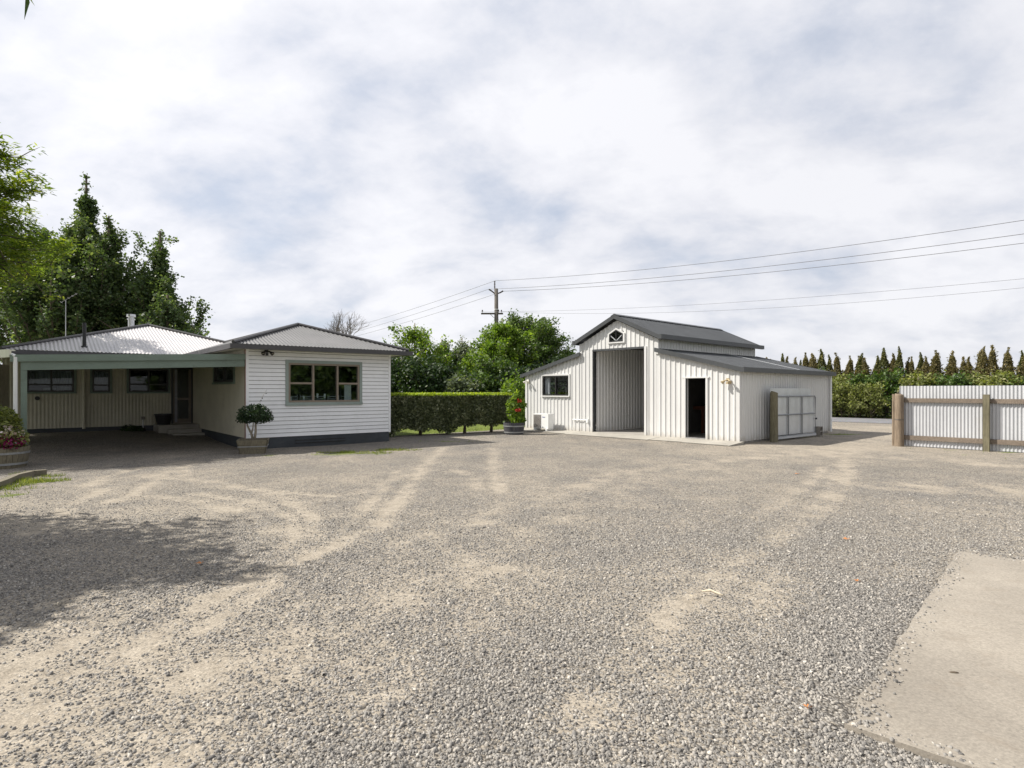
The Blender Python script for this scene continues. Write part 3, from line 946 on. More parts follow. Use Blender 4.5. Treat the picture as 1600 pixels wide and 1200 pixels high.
# ================================================================== THE HOUSE
house = empty('house', (H1.x, H1.y, 0), RH, 'white weatherboard bungalow with corrugated hip roofs and dark base', 'house')
WX = 4.37; EV = 2.80
# weatherboards
def boards(mb, o, u, n, L, z0, z1, pitch, holes):
    o = Vector(o); u = Vector(u); n = Vector(n); Z = Vector((0, 0, 1)); z = z0
    while z < z1 - .01:
        zt = min(z + pitch, z1)
        segs = [(0, L)]
        for h in holes:
            if z < h[3] - .01 and zt > h[2] + .01:
                ns = []
                for a, b_ in segs:
                    if h[0] > a: ns.append((a, min(b_, h[0])))
                    if h[1] < b_: ns.append((max(a, h[1]), b_))
                segs = ns
        for a, b_ in segs:
            A_, B_ = o + u * a, o + u * b_
            mb.quad(A_ + n * .030 + Z * z, B_ + n * .030 + Z * z, B_ + n * .016 + Z * (zt - .015), A_ + n * .016 + Z * (zt - .015))
            mb.quad(A_ + n * .0 + Z * z, B_ + n * .0 + Z * z, B_ + n * .030 + Z * z, A_ + n * .030 + Z * z)
            mb.quad(A_ + n * .016 + Z * (zt - .015), B_ + n * .016 + Z * (zt - .015), B_ + n * .0 + Z * (zt - .015), A_ + n * .0 + Z * (zt - .015))
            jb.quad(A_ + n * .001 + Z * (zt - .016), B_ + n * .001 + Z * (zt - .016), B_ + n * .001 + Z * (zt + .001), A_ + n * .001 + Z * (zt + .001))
        z += pitch
wh = [(1.14, 3.33, 1.30, 2.45)]
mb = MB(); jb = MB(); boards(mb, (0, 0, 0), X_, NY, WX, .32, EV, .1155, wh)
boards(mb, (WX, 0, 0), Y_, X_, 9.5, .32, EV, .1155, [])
wall = mb.build('weatherboard_wall', M['board'], house); jb.build('board_joints', plain('shadow_grime_joint', (.27, .27, .265), .9, .2, 5), wall)  # joint strips: lap shadow and joint dirt both put into the grey
mb = MB(); mb.box(-.03, .05, -.034, .03, .30, EV); mb.box(WX - .03, WX + .034, -.034, .03, .30, EV); build_each(mb, 'corner_board', M['board'], wall)
mb = MB(); mb.box(-.038, -.03, -.04, .05, .30, EV); mb.build('corner_trim', plain('red_brown_trim', (.22, .10, .07), .6), wall)
mb = MB(); mb.box(.02, WX - .01, -.012, .03, -.1, .32); mb.box(WX - .05, WX - .008, .03, 9.5, -.1, .32)
mb.box(.0, .02, 0.02, 6.9, -.1, .32); mb.box(-5.2, 0.0, 6.92, 6.96, -.1, .44)
fd = build_each(mb, 'foundation', M['base'], house)[0]
mb = MB(); mb.box(1.35, 2.85, -.022, -.012, .09, .25); mb.build('vent_panel', M['base'], fd)
mb = MB()
for z in (.11, .19): mb.box(1.33, 2.87, -.034, -.02, z - .009, z + .013)
mb.build('vent_slats', M['black'], fd)
# room behind the front window and window
def room(x0, x1, y0, y1, z0, z1, nm='room_lining', m_=None):
    mb = MB()
    mb.quad((x0, y1, z0), (x1, y1, z0), (x1, y1, z1), (x0, y1, z1)); mb.quad((x0, y0, z0), (x0, y1, z0), (x0, y1, z1), (x0, y0, z1))
    mb.quad((x1, y0, z0), (x1, y1, z0), (x1, y1, z1), (x1, y0, z1)); mb.quad((x0, y0, z0), (x1, y0, z0), (x1, y1, z0), (x0, y1, z0))
    mb.quad((x0, y0, z1), (x1, y0, z1), (x1, y1, z1), (x0, y1, z1))
    return mb.build(nm, m_ or M['room'], house)
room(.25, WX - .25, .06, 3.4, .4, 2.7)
window(house, 'window', (0, 0, 0), X_, NY, 1.14, 3.33, 1.30, 2.45, [1.87, 2.62], {0: [1.86], 2: [1.86]}, .055, .085, M['trim'], M['bronze'], M['glass'], .09, .045,
       label='wide three-light window with pale green trim')
# things on the inner sill: a run of slat-backed chairs and white cards
mb = MB()
for k in range(5):
    x = 1.25 + k * .43
    for j in range(4): mb.box(x, x + .36, .55, .57, 1.22 + j * .075, 1.25 + j * .075)
    mb.box(x, x + .02, .55, .58, .6, 1.52); mb.box(x + .34, x + .36, .55, .58, .6, 1.52)
mb.build('slatted_panel', plain('dim_grey_slats', (.36, .36, .38), .6), house)
mb = MB()
for x, z in ((1.32, 1.33), (1.7, 1.36), (2.12, 1.42), (2.35, 1.42), (2.78, 1.36)): mb.box(x, x + .05, .36, .40, z, z + .13)
mb.box(2.98, 3.2, .3, .33, 1.3, 1.82)
build_each(mb, 'sill_cards', M['pipe'], house)
# recessed walls under the carport
CP = sine(.10, .009, 4)
mb = MB(); ribwall(mb, (0, 6.9, 0), (0, -1, 0), NX, 6.9, .32, EV, CP, [(3.32, 5.68, 1.90, 2.45)])
sidew = mb.build('ribbed_wall', M['clad'], house)
mb = MB()
bwh = [(-4.72, -3.51, 1.60, 2.34), (-3.02, -2.525, 1.60, 2.34), (-1.99, -.786, 1.60, 2.40), (-.66, -.03, .47, 2.45)]
X0 = -5.3
ribwall(mb, (X0, 6.9, 0), X_, NY, -X0, .42, EV, CP, [(h[0] - X0, h[1] - X0, h[2], h[3]) for h in bwh])
mb.build('ribbed_wall', M['clad'], house)
mb = MB(); ribwall(mb, (X0, 6.9, 0), Y_, NX, 9, .42, EV, CP); mb.build('ribbed_wall', M['clad'], house)
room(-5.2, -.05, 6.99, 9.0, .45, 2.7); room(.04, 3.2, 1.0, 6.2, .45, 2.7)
for (a, b_, z0, z1), mu, tr in ((bwh[0], [-4.10], {0: [1.84], 1: [1.84]}), (bwh[1], [], {0: [1.83]}), (bwh[2], [-1.39], {0: [1.86], 1: [1.86]})):
    window(house, 'window', (0, 6.9, 0), X_, NY, a, b_, z0, z1, mu, tr, .05, .06, M['green'], M['sashdark'], M['glass3'], .05, .04)
window(house, 'window', (0, 0, 0), Y_, NX, 1.22, 3.58, 1.90, 2.45, [2.42], {}, .06, .07, M['green'], M['sashdark'], M['glass'], .06, .045)
mb = MB()
def drape(mb, x0, x1, y, z0, z1, n):
    for i in range(n):
        a = x0 + (x1 - x0) * i / n; b_ = x0 + (x1 - x0) * (i + 1) / n
        mb.quad((a, y + .02 * (i % 2), z0), (b_, y + .02 * ((i + 1) % 2), z0), (b_, y + .02 * ((i + 1) % 2), z1), (a, y + .02 * (i % 2), z1))
for dd in ((-4.7, -3.5, 7.03, 1.86, 2.4, 30), (-3.0, -2.55, 7.03, 1.84, 2.4, 12), (-4.3, -3.98, 7.04, 1.6, 1.74, 8), (-3.95, -3.6, 7.1, 1.6, 1.78, 5)):
    mb = MB(); drape(mb, *dd); mb.build('net_curtain', M['curtain'], house)
mb = MB()
for i in range(36):
    y = 1.25 + i * .064
    mb.quad((.07 + .02 * (i % 2), y, 1.92), (.07 + .02 * ((i + 1) % 2), y + .064, 1.92), (.07 + .02 * ((i + 1) % 2), y + .064, 2.5), (.07 + .02 * (i % 2), y, 2.5))
mb.build('net_curtain', M['curtain'], house)
# entry door
mb = MB(); mb.box(-.70, -.64, 6.84, 6.97, .46, 2.5); mb.box(-.05, -.005, 6.84, 6.97, .46, 2.5); mb.box(-.64, -.05, 6.84, 6.97, 2.42, 2.5)
dr = mb.build('door', M['sashdark'], house)
mb = MB(); mb.box(-.64, -.52, 6.92, 6.95, .47, 2.42); mb.box(-.13, -.05, 6.92, 6.95, .47, 2.42); mb.box(-.52, -.13, 6.92, 6.95, .47, .62); mb.box(-.52, -.13, 6.92, 6.95, 1.3, 1.38)
mb.build('door_leaf', M['bronze'], dr)
mb = MB(); mb.box(-.53, -.12, 6.93, 6.94, .6, 2.42); mb.build('pane', M['glass'], dr)
mb = MB(); mb.tube([(-.57, 6.92, 1.38), (-.57, 6.87, 1.38), (-.50, 6.87, 1.38)], .012); mb.build('handle', M['steel'], dr)
mb = MB(); mb.box(-.58, -.50, 6.90, 6.916, .5, 2.4); mb.build('side_light', plain('pale_side_panel', (.35, .35, .38), .5), dr)
# vent disc and downpipe, back wall
mb = MB(); mb.tube([(-4.46, 6.90, 1.40), (-4.46, 6.84, 1.40)], .065, 16); mb.build('wall_vent', M['black'], house)
mb = MB(); mb.tube([(-3.25, 6.84, .38), (-3.25, 6.84, 2.6)], .05, 10); mb.box(-3.33, -3.17, 6.82, 6.9, 1.52, 1.56); mb.build('downpipe', M['clad'], house)
# steps
mb = MB(); mb.box(-1.25, -.02, 5.75, 6.88, -.05, .46); mb.box(-1.02, -.02, 5.38, 5.748, -.05, .33); mb.box(-.95, .0, 5.0, 5.378, -.05, .20)
mb.build('entry_steps', M['concrete'], house)
# roofs: wing
HP = sine(.11, .022, 6); t18 = .335; OV = .46
def hip_gutter(mb, pts, h=.12, w=.11):
    for a, b_ in zip(pts[:-1], pts[1:]):
        mb.bar(Vector((a[0], a[1], a[2])), Vector((b_[0], b_[1], b_[2])), w, h)
ex0, ex1, ey = -OV, WX + OV, -OV
hw_ = (ex1 - ex0) / 2; xc = (ex0 + ex1) / 2; ez = 2.90; az = ez + hw_ * t18; ay = ey + hw_
yb = 13.2
mb = MB()
ribroof(mb, [(ex0, ey, ez), (ex1, ey, ez), (xc, ay, az)], (0, -1, -t18), HP)
rf = mb.build('wing_roof', M['roof'], house)
mb = MB()
ribroof(mb, [(ex0, ey, ez), (xc, ay, az), (xc, yb, az), (ex0, yb, ez)], (-1, 0, -t18), HP)
ribroof(mb, [(ex1, ey, ez), (xc, ay, az), (xc, yb, az), (ex1, yb, ez)], (1, 0, -t18), HP)
mb.build('side_slopes', M['roof'], rf)
mb = MB()
for a in (ex0, ex1): mb.tube([(a, ey, ez + .045), (xc, ay, az + .045)], .05, 8)
mb.tube([(xc, ay, az + .045), (xc, yb, az + .045)], .05, 8); mb.build('ridge_cap', M['gutter'], rf)
mb = MB(); g = .05
mb.box(ex0 - .10, ex1 + .10, ey - .10, ey + .02, ez - .13, ez + .0); mb.box(ex1 - .02, ex1 + .10, ey + .02, 12, ez - .13, ez + .0); mb.box(ex0 - .10, ex0 + .02, ey + .02, 12, ez - .13, ez)
mb.build('gutter', M['gutter'], rf)
mb = MB(); mb.box(ex0 + .02, ex1 - .02, ey + .02, .0, EV - .01, EV + .015); mb.box(WX, ex1 - .02, 0, 12, EV - .01, EV + .015); mb.box(ex0 + .02, -.0, .0, 6.9, EV - .01, EV + .015)
build_each(mb, 'soffit', M['flash'], rf)
# main roof
mx0, mx1 = -4.87 - OV, 3.13 + OV; my = 6.9 - OV; mh = (mx1 - mx0) / 2; mxc = (mx0 + mx1) / 2; maz = ez + mh * .312; may = my + mh
mb = MB()
ribroof(mb, [(mx0, my, ez), (mx1, my, ez), (mxc, may, maz)], (0, -1, -.312), HP)
mr = mb.build('main_roof', M['roof_white'], house)
mb = MB()
ribroof(mb, [(mx0, my, ez), (mxc, may, maz), (mxc, 19, maz), (mx0, 19, ez)], (-1, 0, -.312), HP)
ribroof(mb, [(mx1, my, ez), (mxc, may, maz), (mxc, 19, maz), (mx1, 19, ez)], (1, 0, -.312), HP)
mb.build('side_slopes', M['roof_white'], mr)
mb = MB()
for a in (mx0, mx1): mb.tube([(a, my, ez + .045), (mxc, may, maz + .045)], .055, 8)
mb.tube([(mxc, may, maz + .045), (mxc, 19, maz + .045)], .055, 8); mb.build('ridge_cap', M['gutter'], mr)
mb = MB(); mb.box(mx0 - .1, mx0 + .02, my, 19, ez - .13, ez); mb.box(mx0 - .1, mx1, my - .1, my + .02, ez - .13, ez); mb.build('gutter', M['gutter'], mr)
# flues
mb = MB(); mb.tube([(-3.22, 7.14, 3.05), (-3.22, 7.14, 3.92)], .055, 12); mb.lathe((-3.22, 7.14, 3.08), [(.16, 0), (.075, .07)], 12); fl = mb.build('black_flue', M['black'], house)
mb = MB(); mb.tube([(-1.32, 12.05, 3.9), (-1.32, 12.05, 4.62)], .115, 16)
sf_ = mb.build('chimney_flue', M['steel'], house)
mb = MB(); mb.tube([(-1.32, 12.05, 4.62), (-1.32, 12.05, 4.66)], .15, 16); mb.tube([(-1.32, 12.05, 4.66), (-1.32, 12.05, 4.74)], .10, 16); mb.tube([(-1.32, 12.05, 4.74), (-1.32, 12.05, 4.84)], [.17, .16], 16); mb.build('cowl', M['steel'], sf_)
an = MB(); an.tube([(-3.6, 10.2, 3.5), (-3.6, 10.2, 5.0)], .014, 6); an.tube([(-3.75, 10.2, 4.9), (-3.25, 10.2, 5.3)], .008, 6)
for k in range(5):
    c = Vector((-3.73 + k * .11, 10.2, 4.92 + k * .088)); an.tube([c + Vector((-.04, -.2, 0)), c + Vector((.04, .2, 0))], .006, 5)
an.build('aerial', M['steel'], house)

# carport
cp = empty('carport', (H1.x, H1.y, 0), RH, 'sage green timber carport joined to the left of the house', 'carport')
SLP = .2 / 4.73
def cz(x): return .0 + SLP * x       # x negative to the left: lower
mb = MB(); xL = -4.83
mb.prism([(-.05, -.02, 2.50), (xL, -.02, 2.50 + cz(xL)), (xL, -.02, 2.31 + cz(xL)), (-.05, -.02, 2.31)], (0, .06, 0)); mb.build('beam', M['green'], cp)
mb = MB(); mb.prism([(-.045, -.07, 2.655), (xL - .18, -.07, 2.655 + cz(xL)), (xL - .18, -.07, 2.497 + cz(xL)), (-.045, -.07, 2.497)], (0, .048, 0)); mb.build('fascia', M['green'], cp)
fl_w = [(-.04, .0, 2.64), (xL - .1, .0, 2.64 + cz(xL)), (-7.35, 4.3, 2.55), (-5.4, 6.85, 2.74), (-.04, 6.85, 2.80)]
mb = MB(); mb.poly([(p[0], p[1], p[2]) for p in fl_w]); mb.poly([(p[0], p[1], p[2] - .03) for p in fl_w]); mb.build('carport_roof', M['roof_white'], cp)
mb = MB()
for x in (-1.0, -2.2, -3.4, -4.6): mb.box(x - .025, x + .025, .05, 6.8, 2.50 + cz(x) * .6 - .12 + .05, 2.50 + cz(x) * .6 + .08)
build_each(mb, 'rafter', M['clad'], cp)
mb = MB(); mb.box(xL, xL + .115, -.012, .10, 0, 2.31 + cz(xL)); mb.build('post', M['green'], cp)
# side eave running back to the left
a = Vector((xL - .18, -.05, 2.47)); b_ = Vector((-7.4, 4.2, 2.42))
mb = MB(); mb.bar(a, b_, .05, .16); mb.bar(a + Vector((.02, .1, .085)), b_ + Vector((.02, .1, .085)), .16, .03); build_each(mb, 'side_gutter', M['flash'], cp)
for (x, y, m_, w_) in ((-5.35, .62, 'green_dark', .10), (-5.72, 1.25, 'green_dark', .12), (-6.9, 3.2, 'flash', .13)):
    mb = MB(); mb.box(x - w_ / 2, x + w_ / 2, y - .05, y + .05, 0, 2.40); mb.build('post', M[m_], cp)
mb = MB(); mb.tube([(xL - .09, -.05, 2.40), (xL - .09, -.05, .05)], .04, 10); mb.tube([(xL - .09, -.05, 2.42), (xL - .16, -.02, 2.45)], .04, 10); mb.build('downpipe', M['pipe'], cp)
mb = MB(); ribwall(mb, (-6.55, 2.65, 0), Vector((.45, .89, 0)).normalized(), Vector((-.89, .45, 0)), 3.2, .1, 2.4, CP); mb.build('cream_screen', M['clad'], cp)

# lamp under the eave
twin_lamp('security_light', tuple(hw(.50, -.10, 2.76)), RH, 'black twin spotlight under the eave on the white house front', M['black'], 'security lights')
# tub, tap
tb = MB(); tb.lathe((0, 0, 0), [(.001, 0), (.20, 0), (.27, .33), (.29, .34), (.29, .37), (.26, .37), (.19, .04), (.001, .04)], 28)
o = tb.build('plastic_tub', M['black'], smooth=False); o.location = hw(-1.02, 6.35, .46); tag(o, 'empty black plastic tub on the entry landing', 'tub')
tp_ = empty('garden_tap', tuple(hw(-1.62, 6.45, .25)), RH, 'garden tap on a thin standpipe against the cream wall', 'tap')
mb = MB(); mb.tube([(0, 0, 0), (0, 0, .42)], .018, 8); mb.build('standpipe', M['steel'], tp_)
mb = MB(); mb.box(-.06, .06, -.06, .03, .40, .50); mb.tube([(0, -.02, .42), (0, -.12, .42), (0, -.13, .36)], .015, 8); mb.build('tap_body', M['block'], tp_)
hz_ = MB()
for k in range(4):
    hz_.tube([(.17 * math.cos(t) * (1 - .05 * k), .15 * math.sin(t) * (1 - .05 * k), .03 + k * .028 + .01 * math.sin(3 * t)) for t in np.linspace(0, 6.283, 22)], .014, 6)
o = hz_.build('hose', M['black'], smooth=True); o.location = hw(-1.75, 6.15, gh(*hw(-1.75, 6.15).xy)); tag(o, 'coiled dark garden hose on the ground below the tap', 'hose')

# ================================================================== corrugated fence at right
fa = Vector((11.45, 17.6)); fd_ = Vector((.68, -.733)).normalized(); RF = math.atan2(fd_.y, fd_.x)
fence = empty('corrugated_fence', (fa.x, fa.y, 0), RF, 'corrugated iron fence on weathered timber rails right of the driveway', 'fence')
FN = (0, -1, 0)   # local: x along, y away from viewer is +
LF = 8.6
mb = MB(); ribwall(mb, (-.02, .13, 0), X_, NY, LF, .02, 1.78, sine(.081, .02, 8)); mb.build('iron_sheet', M['zincwall'], fence)
mb = MB(); mb.box(.08, LF - .1, .055, .105, 1.30, 1.42); mb.build('rail', M['rail'], fence)
mb = MB(); mb.box(.08, LF - .1, .055, .105, .20, .33); mb.build('rail', M['rail'], fence)
mb = MB(); mb.tube([(0, 0, -.2), (0, 0, 1.50), (.0, 0, 1.54), (.01, 0, 1.555)], [.125, .115, .105, .08], 20); mb.build('gate_post', M['post'], fence)
mb = MB(); mb.tube([(-.16, .09, -.2), (-.16, .09, 1.54)], [.05, .045], 10); mb.build('thin_post', M['post'], fence)
mb = MB()
for z in (.78, .8): mb.tube([(.122 * math.cos(t), .122 * math.sin(t), z) for t in np.linspace(0, 6.283, 17)], .004, 5)
mb.build('wire_tie', M['charcoal'], fence)
for x in (2.04, 4.3, 6.5):
    mb = MB(); mb.box(x - .07, x + .07, -.07, .052, -.2, 1.54); mb.build('post', M['postgreen'], fence)

# ================================================================== foliage helpers
def leafcards(centers, size, aspect=.55, up=.3, jitter=.35, drape=0):
    """one leaf-shaped quad per centre, random facing"""
    n = len(centers)
    nrm = RNG.normal(0, 1, (n, 3)); nrm[:, 2] = np.abs(nrm[:, 2]) + up; nrm /= np.linalg.norm(nrm, axis=1)[:, None]
    t = RNG.normal(0, 1, (n, 3)); t[:, 2] -= drape
    t -= nrm * (t * nrm).sum(1)[:, None]; t /= np.linalg.norm(t, axis=1)[:, None] + 1e-9
    s = np.cross(nrm, t)
    L = size * (1 + jitter * RNG.normal(0, 1, n).clip(-1.5, 2))[:, None]
    Wd = L * aspect
    V = np.stack([centers - t * L * .5, centers + s * Wd * .5 - t * L * .05 + nrm * L * .06, centers + t * L * .5, centers - s * Wd * .5 - t * L * .05 + nrm * L * .06], 1)
    return V.reshape(-1, 3)


def crown(name, centers, size, m, parent, aspect=.55, up=.3, drape=0, lc=None):
    V = leafcards(centers, size, aspect, up, drape=drape)
    a = RNG.random(len(centers)) if lc is None else lc
    return np_mesh(name, V, 4, m, parent, a)


def limb_tree(H, prof, nlimb, n_leaf, rise=.6, sig=.28, r0=.2, base=.15, twigs=5, twl=.30, curve=.25, lean=(0, 0), h0pow=1.0, inner=.35, azim=None, shift=.07):
    """returns limb tubes (MB) and leaf centres. prof(h 0..1)->radius"""
    mb = MB(); pts = []
    trunk = [Vector((lean[0] * (i / 8) ** 1.4 + .04 * H * .1 * noise.noise(Vector((i * .7, H, 0))), lean[1] * (i / 8) ** 1.4, H * i / 8 * .97)) for i in range(9)]
    mb.tube(trunk, [r0 * (1 - i / 9) ** .9 + .012 for i in range(9)], 9)
    segs = []
    def tr(h):
        f = h * 8; i = min(7, int(f)); return trunk[i].lerp(trunk[i + 1], f - i)
    for k in range(nlimb):
        h = base + (1 - base) * ((k + RNG.random() * .8) / nlimb) ** h0pow * .93
        az = k * 2.399 + RNG.normal(0, .3) if azim is None else azim(k)
        R = prof(min(1, h + rise * shift)) * RNG.uniform(.72, 1.12)
        st = tr(h * .93)
        d = Vector((math.cos(az), math.sin(az), 0))
        up = R * rise * RNG.uniform(.7, 1.3)
        ps = []
        for j in range(6):
            f = j / 5
            ps.append(st + d * (R * f) + Vector((0, 0, up * (f * (1 - curve) + curve * f * f))) + Vector((RNG.normal(0, .03), RNG.normal(0, .03), 0)) * R * (1 if j else 0))
        rr = max(.012, r0 * .32 * (1 - h * .75) * min(1, R / 1.2))
        mb.tube(ps, [rr * (1 - .85 * i / 5) + .006 for i in range(6)], 6, False)
        segs.append((ps[2], ps[5], 1.0))
        for q in range(twigs):
            f = RNG.uniform(inner, 1.0); i = min(4, int(f * 5)); p0 = ps[i].lerp(ps[i + 1], f * 5 - i)
            tv = Vector(RNG.normal(0, 1, 3)); tv = (tv + d * .7 + Vector((0, 0, rise * .9))).normalized() * (R * twl * RNG.uniform(.5, 1.3) + .15)
            mb.tube([p0, p0 + tv * .5 + Vector((0, 0, .02)), p0 + tv], [rr * .35 + .004, rr * .25 + .003, .004], 4, False)
            segs.append((p0, p0 + tv, tv.length / max(R, .1) + .3))
    segs.append((tr(.7), trunk[8], .8))
    wts = np.array([((b - a).length + .1) for a, b, w in segs]); wts /= wts.sum()
    ch = RNG.choice(len(segs), n_leaf, p=wts)
    Aa = np.array([tuple(s[0]) for s in segs]); Bb = np.array([tuple(s[1]) for s in segs])
    f = RNG.random(n_leaf)[:, None] ** .8
    C = Aa[ch] + (Bb[ch] - Aa[ch]) * f
    off = RNG.normal(0, 1, (n_leaf, 3)); off *= sig * (1.15 - .6 * f)
    return mb, C + off, trunk


def make_tree(name, loc, label, cat, leaf, bark, size, aspect=.6, group=None, drape=0, up=.3, rz=0, **kw):
    r = empty(name, loc, rz, label, cat, group)
    mb, C, _ = limb_tree(**kw)
    mb.build('trunk', bark, r, True)
    C = C[C[:, 2] > .05]
    crown('crown', C, size, leaf, r, aspect, up, drape)
    return r


LM = {
    'dark': leafmat('dark_tree_leaves', (.035, .062, .028), (.105, .155, .06), (.20, .235, .09), .4, .5, .5),
    'cedar': leafmat('cedar_needles', (.04, .085, .012), (.20, .27, .03), (.42, .44, .05), .5, .6, .7),
    'bright': leafmat('bright_leaves', (.05, .10, .014), (.19, .29, .04), (.36, .43, .06), .45, .5, .6),
    'mid': leafmat('mid_green_leaves', (.025, .055, .014), (.10, .165, .035), (.20, .26, .06), .35, .5, .6),
    'deep': leafmat('deep_green_leaves', (.01, .028, .01), (.04, .075, .022), (.09, .13, .03), .25, .5, .7),
    'silver': leafmat('silvery_leaves', (.07, .10, .055), (.19, .225, .15), (.33, .36, .27), .3, .6, .8),
    'hedge': leafmat('glossy_hedge_leaves', (.045, .06, .026), (.155, .18, .09), (.38, .39, .25), .25, .3, 2.0),
    'hedgetop': leafmat('young_hedge_shoots', (.15, .22, .02), (.34, .42, .04), (.46, .50, .07), .45, .5, 2.0),
    'brown': leafmat('browned_cypress_sprays', (.07, .07, .035), (.20, .17, .08), (.31, .24, .11), .35, .8, .9),
    'olive': leafmat('olive_cypress_sprays', (.045, .055, .018), (.13, .135, .045), (.20, .18, .06), .25, .8, .9),
    'weed': leafmat('weedy_leaves', (.07, .09, .03), (.24, .27, .08), (.46, .44, .26), .4, .7, 1.5),
    'flower': leafmat('magenta_petals', (.10, .01, .05), (.27, .02, .13), (.34, .04, .07), .3, .6, 4),
    'redflower': leafmat('red_petals', (.30, .02, .015), (.42, .05, .03), None, .3, .6, 4),
    'pinkflower': leafmat('pale_pink_petals', (.55, .42, .44), (.75, .66, .66), None, .3, .6, 4),
    'pot': leafmat('pot_shrub_leaves', (.012, .03, .014), (.038, .07, .03), (.08, .12, .05), .2, .4, 3),
}

# ---- big dark trees behind the house
def pt(px, Y): return (px - 800) / F * Y
def zt(py, Y): return CH + (HZ - py) * Y / F
def colprof(R, pk=.3, sharp=1.0):
    def f(h):
        if h < pk: return R * (.55 + .45 * h / pk)
        return R * max(.06, (1 - (h - pk) / (1 - pk))) ** sharp
    return f
bigs = [
    (135, 36, 262, 4.3, 100, 62000, .95, 'tallest dark green tree with a pointed top behind the house'),
    (250, 35, 352, 2.3, 56, 22000, .85, 'narrow dark tree with a leafy spire, rightmost behind the left house roof'),
    (30, 38, 400, 4.0, 60, 30000, .6, 'dark bushy tree at the left picture edge behind the cedar'),
    (215, 37, 440, 2.4, 46, 18000, .7, 'dark tree filling the gap between the tallest tree and the rightmost spire'),
    (170, 35, 328, 1.9, 46, 18000, .9, 'slender dark tree leaning out of the right shoulder of the tallest one'),
    (85, 33, 430, 3.4, 50, 22000, .5, 'lower dark tree in front of the tallest tree, above the left roof slope'),
    (262, 33, 455, 1.9, 36, 9000, .5, 'small dark tree just right of the silver chimney, below the rightmost spire'),
]
for i, (px, Y, py, R, nl, nlv, shp, lab) in enumerate(bigs):
    H = zt(py, Y)
    make_tree('dark_tree', (pt(px, Y), Y, 0), lab, 'tree', LM['dark'], M['bark'], .15, .8, 'dark trees behind the house', H=H, prof=colprof(R, .30, shp),
              nlimb=nl, n_leaf=nlv, rise=1.7, sig=.20, r0=.28, base=.06, twigs=9, twl=.30, h0pow=.9, shift=.10, rz=i * 1.3)
# second spire for the twin tree and side spires for the tallest
# ---- cedar at the left edge
cr = empty('cedar_tree', (-19.2, 16.8, 0), .4, 'cedar with yellow green drooping sprays at the left edge of the picture', 'tree')
mb, C, _ = limb_tree(H=12.5, prof=lambda h: 5.7 * (1 - max(0, h - .5) / .52) ** .6 + .2, nlimb=84, n_leaf=30000, rise=.08, sig=.14, r0=.3, base=.46, twigs=14, twl=.24, curve=-.3, inner=.25)
mb.build('trunk', M['bark'], cr, True)
C = C[C[:, 2] > 4.7]
cl = RNG.choice(len(C), 9600); CC = np.repeat(C[cl], 16, 0) + RNG.normal(0, 1, (9600 * 16, 3)) * np.array([.20, .20, .06])
crown('crown', CC, .20, LM['cedar'], cr, .26, 1.8, .3)

# ---- the tree just outside the frame whose shadow lies on the yard
st_ = empty('shade_tree', (-9.5, 5.9, 0), 0, 'round tree out of frame on the left that shades the lower left gravel', 'tree')
mb, C, _ = limb_tree(H=6.1, prof=lambda h: 2.0 * math.sin(math.pi * min(1, h * .95 + .05)) ** .6 + .1, nlimb=54, n_leaf=34000, rise=.45, sig=.22, r0=.16, base=.42, twigs=8, twl=.35)
mb.build('trunk', M['bark'], st_, True)
crown('crown', C, .15, LM['mid'], st_, .42, .2, .6)
st_ = empty('overhanging_tree', (-5.0, .7, 0), 0, 'tree whose drooping leaf tips hang into the top left corner of the picture', 'tree')
mb, C, _ = limb_tree(H=5.6, prof=lambda h: 1.7 * math.sin(math.pi * min(1, h * .95 + .05)) ** .6 + .1, nlimb=34, n_leaf=7000, rise=.4, sig=.18, r0=.12, base=.5, twigs=7, twl=.35)
bp_ = [(0, 0, 2.9), (1.2, .7, 3.75), (2.3, 1.5, 3.72), (2.85, 1.92, 3.40)]
mb.tube(bp_, [.05, .03, .012, .004], 6)
mb.build('trunk', M['bark'], st_, True)
bt = np.array(bp_[2]) + (np.array(bp_[3]) - np.array(bp_[2])) * RNG.random((90, 1)) * 1.02 + RNG.normal(0, .035, (90, 3))
crown('crown', np.vstack([C, bt]), .085, LM['mid'], st_, .22, .2, 1.6)

# ---- middle trees
mids = [
    (648, 34, 500, 'bright', 2.0, 40, 6500, 1.0, .15, 'airy light green tree nearest the right end of the house roof'),
    (690, 37, 527, 'mid', 1.25, 40, 6500, 1.6, .14, 'narrow green tree with upright tips second from the house'),
    (722, 38, 524, 'silver', 1.25, 36, 6500, 1.3, .14, 'silvery grey-green narrow tree in the gap'),
    (785, 35, 492, 'bright', 2.0, 52, 15000, 1.0, .16, 'bright green tree rising just in front of the power pole'),
    (745, 34, 548, 'bright', 1.7, 44, 12000, .6, .16, 'low bright green tree beside the silvery one'),
    (888, 43, 537, 'mid', 1.6, 30, 5500, .8, .2, 'small far tree peeping over the left end of the barn roof'),
]
for (px, Y, py, lm, R, nl, nlv, rise, ls, lab) in mids:
    H = zt(py, Y)
    make_tree('garden_tree', (pt(px, Y), Y, 0), lab, 'tree', LM[lm], M['bark_pale'], ls, .62, 'trees behind the hedge', H=H, prof=colprof(R, .35, .6),
              nlimb=nl, n_leaf=nlv, rise=rise, sig=.17, r0=.12, base=.12, twigs=6, twl=.35, rz=px * .01)
